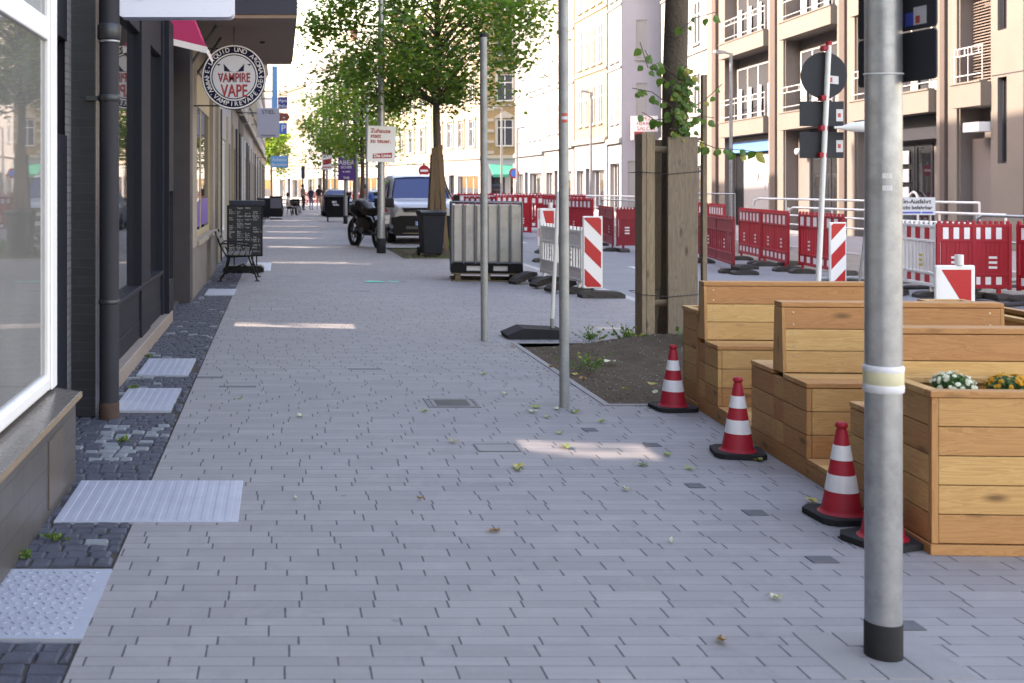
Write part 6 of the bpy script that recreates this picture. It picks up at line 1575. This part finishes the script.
# ================================================================== silver van
m_carp = mat('silver_car_paint', (.36,.37,.40), .3, .35, .02, 2, 0); m_cglass = mat_glass('windscreen_glass', (.015,.04,.16), .01, refl=.55); m_chrome = mat('chrome', (.7,.7,.7), .15, 1, .02, 3, 0)  # windscreen tint holds the blue of the reflected sky
m_lens = mat('headlight_lens', (.55,.57,.6), .1, .3, .1, 30, .1); m_tyre = mat('tyre', (.02,.02,.022), .8, 0, .2, 20, .2); m_rim = mat('alloy_rim', (.35,.36,.38), .35, .7, .1, 5, 0)
def loft(s, secs, m, smooth=True, caps=True):
    n = len(secs[0]); vs = [p for sec in secs for p in sec]
    s.add(vs, [(i*n+k, i*n+(k+1)%n, (i+1)*n+(k+1)%n, (i+1)*n+k) for i in range(len(secs)-1) for k in range(n)], m, None, smooth)
    if caps: s.add(vs, [tuple(range(n))[::-1], tuple(range((len(secs)-1)*n, len(secs)*n))], m)
def van_sec(y, wb, zb, wbelt, zbelt, wt, zt, r=.06):
    # half profile from bottom centre outwards and up, then mirrored
    half = [(wb*.6,zb),(wb,zb+.06),(wbelt,zb+.30),(wbelt,zbelt-.05),(wbelt-.02,zbelt+.02),(wt+ (wbelt-wt)*.15, zt-.10 if zt-zbelt>.15 else zt-.03),(wt-.05,zt-.015 if zt-zbelt>.15 else zt),(wt*.5,zt+.01)]
    return [(x,y,z) for x,z in half]+[(-x,y,z) for x,z in half[::-1]]
t = thing('parked_van','silver passenger van parked facing the camera behind the boxed tree','van',(4.05,32.2,0),R(0))
t.scale = (1.04,1,1.05)
s = MB()
secs = [van_sec(.00,.72,.30,.80,.80,.66,.95),van_sec(.06,.84,.24,.87,.90,.76,1.03),van_sec(.22,.88,.22,.90,.98,.82,1.09),van_sec(.60,.90,.22,.92,1.03,.84,1.15),van_sec(.95,.91,.22,.925,1.08,.84,1.21),
        van_sec(1.30,.91,.22,.925,1.08,.76,1.50),van_sec(1.62,.91,.22,.925,1.10,.72,1.78),van_sec(1.95,.91,.22,.925,1.10,.72,1.86),van_sec(3.2,.91,.22,.925,1.10,.73,1.88),van_sec(4.25,.91,.24,.915,1.10,.74,1.83),van_sec(4.40,.84,.34,.86,1.10,.70,1.70)]
loft(s, secs, m_carp); s.build('body', t)
s = MB()   # windscreen standing just proud of the body
yw = lambda z: .93+(z-1.14)*(1.60-.93)/(1.78-1.14)
W0 = [(-.79,1.17),(.79,1.17),(.66,1.74),(-.66,1.74)]; pts = []
for i,(x,z) in enumerate([(-.80,1.16),(-.4,1.145),(0,1.14),(.4,1.145),(.80,1.16),(.655,1.745),(.33,1.765),(0,1.77),(-.33,1.765),(-.655,1.745)]): pts.append((x, yw(z)-.035-.03*(1-(x/.8)**2), z+.02))
s.add(pts,[(0,1,8,9),(1,2,7,8),(2,3,6,7),(3,4,5,6)],m_cglass,None,True); s.build('windscreen', t)
s = MB(); s.path([Vector(p)+Vector((0,-.008,0)) for p in pts], .022, m_blackp, seg=6, closed=True); s.build('windscreen_seal', t)
s = MB()
for sx in (-1,1): s.add([(sx*.935,1.25,1.13),(sx*.935,4.1,1.13),(sx*.78,4.1,1.72),(sx*.80,1.75,1.72)],[(0,1,2,3) if sx>0 else (3,2,1,0)],m_cglass)
s.build('side_window', t)
s = MB(); s.prism([(-.78,.22),(.78,.22),(.89,.34),(.90,.70),(.64,.76),(-.64,.76),(-.90,.70),(-.89,.34)],'y',-.045,.16,m_blackp); s.build('lower_grille', t, bevel=.02)
s = MB(); s.box(-.62,.62,-.075,-.045,.285,.30,m_chrome); s.box(-.50,.50,-.05,-.046,.40,.48,m_steel); s.build('bumper_trim', t, bevel=.005)
s = MB(); s.prism([(-.54,.85),(.54,.85),(.60,.97),(-.60,.97)],'y',-.02,.10,m_blackp); s.box(-.50,.50,-.026,-.02,.88,.888,m_chrome); s.build('grille', t, bevel=.01)
for sx in (-1,1):
    s = MB(); p = [(.56,.84),(.78,.87),(.88,1.04),(.60,.97)]; p = [(sx*a,b_) for a,b_ in p]; p = p if sx>0 else p[::-1]
    s.add([(p_[0], .0+.22*max(0,(abs(p_[0])-.5)/.36)**1.5-.035, p_[1]) for p_ in p],[(0,1,2,3)],m_lens); s.prism(p,'y',.10,.24,m_blackp); s.build('headlight', t)
    s = MB(); s.lathe([(.05,-.01),(.06,0),(.05,.01)],m_lens,c=(sx*.70,.03,.47),seg=14); s.build('fog_light', t)
    s = MB(); s.prism([(sx*.93,1.12),(sx*1.10,1.14),(sx*1.12,1.30),(sx*.96,1.30)][::sx],'y',1.15,1.28,m_blackp); s.build('wing_mirror', t, bevel=.02)
    for yy in (.86,3.55):
        w = MB(); w.tube((sx*.72,yy,.32),(sx*.925,yy,.32),.32,m_tyre,seg=32); wo = w.build('wheel', t); w = MB(); w.tube((sx*.90,yy,.32),(sx*.932,yy,.32),.20,m_rim,seg=20); w.build('rim', wo)
s = MB(); s.box(-.26,.26,-.085,-.05,.50,.61,m_pale); s.box(-.26,-.22,-.0865,-.085,.50,.61,m_b2); s.build('number_plate', t)
s = MB(); s.tube((.1,1.9,1.86),(.1,2.05,2.05),.006,m_blackp,seg=5); s.build('aerial', t)
s = MB()
for sx in (-1,1): s.tube((sx*.3,.93-.07,1.16),(sx*.3-.35,1.02-.04,1.23),.008,m_blackp,seg=5)
s.build('wiper', t)
# small cars farther back
def car(label, x, y, rz, m, sc=1):
    t = thing('parked_car', label, 'car', (x,y,0), rz, 'parked cars behind the van'); s = MB()
    S = [van_sec(.0,.66,.28,.70,.58,.6,.66),van_sec(.15,.80,.2,.82,.66,.74,.74),van_sec(.9,.84,.2,.86,.80,.78,.90),van_sec(1.25,.84,.2,.86,.86,.74,1.0),van_sec(1.8,.84,.2,.86,.9,.60,1.40),van_sec(2.9,.84,.2,.86,.92,.60,1.46),van_sec(3.7,.84,.22,.85,.92,.62,1.25),van_sec(4.1,.78,.3,.80,.85,.66,.95)]
    loft(s,S,m); s.build('body', t)
    s = MB(); s.add([(-.72,1.27,1.02),(.72,1.27,1.02),(.57,1.78,1.40),(-.57,1.78,1.40)],[(0,1,2,3)],m_cglass); s.build('windscreen', t)
    for sx in (-1,1):
        s = MB(); s.add([(sx*.5,.0,.60),(sx*.72,.10,.62),(sx*.74,.14,.70),(sx*.5,.02,.68)],[(0,1,2,3) if sx>0 else (3,2,1,0)],m_lens); s.build('headlight', t)
        for yy in (.8,3.3): w = MB(); w.tube((sx*.68,yy,.31),(sx*.865,yy,.31),.31,m_tyre,seg=24); w.build('wheel', t)
    return t
car('pale blue car parked behind the motorbike', 3.9,42,R(-2),mat('pale_blue_paint',(.30,.38,.50),.3,.3,.03,2,0))
car('dark car parked past the waste container', 3.2,62,R(0),mat('dark_car_paint',(.05,.06,.09),.3,.3,.03,2,0))
# ================================================================== motorbike
t = thing('motorbike','black motorbike with top case parked at an angle in front of the van','motorbike',(2.60,30.1,0),R(20))
t.scale = (1.12,1.12,1.15)
def wheel(y, nm='wheel'):
    s = MB(); s.path([(0,y+.29*math.cos(a*.2618),.31+.29*math.sin(a*.2618)) for a in range(24)],.065,m_tyre,seg=10,closed=True); w = s.build(nm, t)
    s = MB(); s.tube((-.05,y,.31),(.05,y,.31),.05,m_steel,seg=12); s.path([(0,y+.225*math.cos(a*.2618),.31+.225*math.sin(a*.2618)) for a in range(24)],.015,m_rim,seg=6,closed=True)
    for a in range(5): s.tube((0,y,.31),(0,y+.22*math.cos(a*1.2566),.31+.22*math.sin(a*1.2566)),.016,m_rim,seg=6)
    s.tube((.03,y,.31),(.035,y,.31),.14,m_steel,seg=20); s.build('rim', w)
wheel(0); wheel(1.42)
s = MB(); loft(s,[[(.10*math.cos(a*.7854)*w,y,z+h*math.sin(a*.7854)) for a in range(8)] for y,w,z,h in ((.12,.6,.80,.05),(.35,1.3,.80,.09),(.60,1.6,.84,.12),(.80,1.9,.92,.16),(1.05,1.8,.98,.15),(1.2,.9,.98,.08))],m_blackp); s.build('tank', t)
s = MB(); loft(s,[[(.13*math.cos(a*.7854)*w,y,z+h*math.sin(a*.7854)) for a in range(8)] for y,w,z,h in ((-.22,.6,.90,.03),(.0,1.0,.88,.06),(.3,1.1,.86,.06),(.6,.9,.86,.05))],m_black); s.build('seat', t)
s = MB(); loft(s,[[(.16*math.cos(a*.7854)*w,y,z+h*math.sin(a*.7854)) for a in range(8)] for y,w,z,h in ((.35,.8,.45,.12),(.55,1.3,.48,.22),(.85,1.4,.50,.24),(1.05,.9,.55,.18))],m_blackp); s.tube((-.2,.6,.40),(.2,.6,.40),.10,m_steel,seg=14); s.build('engine', t)
s = MB(); loft(s,[[(.20*math.cos(a*.7854)*w,y,z+h*math.sin(a*.7854)) for a in range(8)] for y,w,z,h in ((1.0,.8,.78,.14),(1.2,1.0,.84,.17),(1.38,.8,.88,.15),(1.5,.4,.92,.07))],m_blackp); s.build('fairing', t)
s = MB(); 
for sx in (-.09,.09): s.tube((sx,1.42,.31),(sx,1.15,.98),.025,m_steel,seg=8); s.tube((sx,0,.31),(sx,.5,.42),.025,m_steel,seg=8)
s.tube((0,.5,.8),(0,.0,.45),.03,m_steel,seg=8); s.build('fork', t)
s = MB(); s.path([(-.36,.86,1.04),(-.2,1.0,1.06),(0,1.08,1.05),(.2,1.0,1.06),(.36,.86,1.04)],.014,m_steel,seg=6); s.tube((-.38,.83,1.03),(-.27,.94,1.05),.02,m_black,seg=8); s.tube((.38,.83,1.03),(.27,.94,1.05),.02,m_black,seg=8)
hb = s.build('handlebar', t)
for sx in (-1,1): s = MB(); s.tube((sx*.25,.97,1.06),(sx*.34,.98,1.20),.007,m_steel,seg=5); s.cbox((sx*.36,.97,1.23),(.12,.03,.08),m_blackp); s.build('mirror', hb, bevel=.01)
s = MB(); s.box(-.20,.20,-.42,-.10,.93,1.15,m_band); s.build('top_case', t, bevel=.05)
s = MB(); s.path([(0,.0,.86),(0,-.18,.78),(0,-.30,.60)],[.06,.05,.03],m_blackp,seg=8); s.cbox((0,-.33,.66),(.20,.012,.20),m_whitep,(R(18),0,0)); s.text('K  AT 7', .05, Matrix.Translation((0,-.345,.66))@Matrix.Rotation(R(-18),4,'X')@FRONT, m_ink, .001); s.build('number_plate', t)
s = MB(); s.cbox((0,-.26,.86),(.18,.05,.06),m_red); s.build('tail_light', t, bevel=.01)
s = MB(); s.path([(.12,.8,.28),(.16,.4,.28),(.19,-.05,.42),(.19,-.25,.50)],[.03,.035,.06,.055],m_steel,seg=10); s.build('exhaust', t)
s = MB(); s.tube((-.12,.6,.28),(-.30,.55,.0),.014,m_steel,seg=6); s.build('side_stand', t)

# ================================================================== light, sky, camera
EL, AZ = R(33.0), R(10.0)     # sun above the left row, slightly ahead of the camera
ds = Vector((-math.cos(EL)*math.cos(AZ), math.cos(EL)*math.sin(AZ), math.sin(EL)))
sun = bpy.data.lights.new('sun','SUN'); sun.energy = 2.1; sun.angle = R(.6); sun.color = (.98,.985,.86)
so = bpy.data.objects.new('sun', sun); COL.objects.link(so); so.rotation_euler = ds.to_track_quat('Z','Y').to_euler(); so.location = (-20,10,30)
w = bpy.data.worlds.new('World'); scene.world = w; w.use_nodes = True; nt = w.node_tree; bg = nt.nodes['Background']
sk = nt.nodes.new('ShaderNodeTexSky'); sk.sky_type = 'NISHITA'; sk.sun_disc = False; sk.sun_elevation = EL
sk.sun_rotation = math.atan2(ds.x, ds.y); sk.air_density = 2.0; sk.dust_density = 2.0; sk.ozone_density = 3.0
L(nt, sk.outputs[0], bg.inputs[0]); bg.inputs[1].default_value = .15
cam = bpy.data.cameras.new('camera'); co = bpy.data.objects.new('camera', cam); COL.objects.link(co); scene.camera = co
co.location = (0,0,EYE); co.rotation_euler = (R(90),0,0)
cam.sensor_width = 36; cam.lens = F/1024*36; cam.shift_x = (512-CX)/1024; cam.shift_y = -(341.5-HY)/1024
cam.clip_end = 3000; cam.dof.use_dof = True; cam.dof.focus_distance = 8.5; cam.dof.aperture_fstop = 4.5
scene.render.resolution_x = 1024; scene.render.resolution_y = 683
scene.view_settings.view_transform = 'Standard'; scene.view_settings.look = 'None'; scene.view_settings.exposure = 2.74; scene.view_settings.gamma = 1
scene.view_settings.use_white_balance = True; scene.view_settings.white_balance_temperature = 7900; scene.view_settings.white_balance_tint = 30
scene.cycles.use_denoising = True; scene.cycles.max_bounces = 8; scene.cycles.transparent_max_bounces = 12; scene.cycles.caustics_reflective = False; scene.cycles.caustics_refractive = False; scene.cycles.sample_clamp_indirect = 6
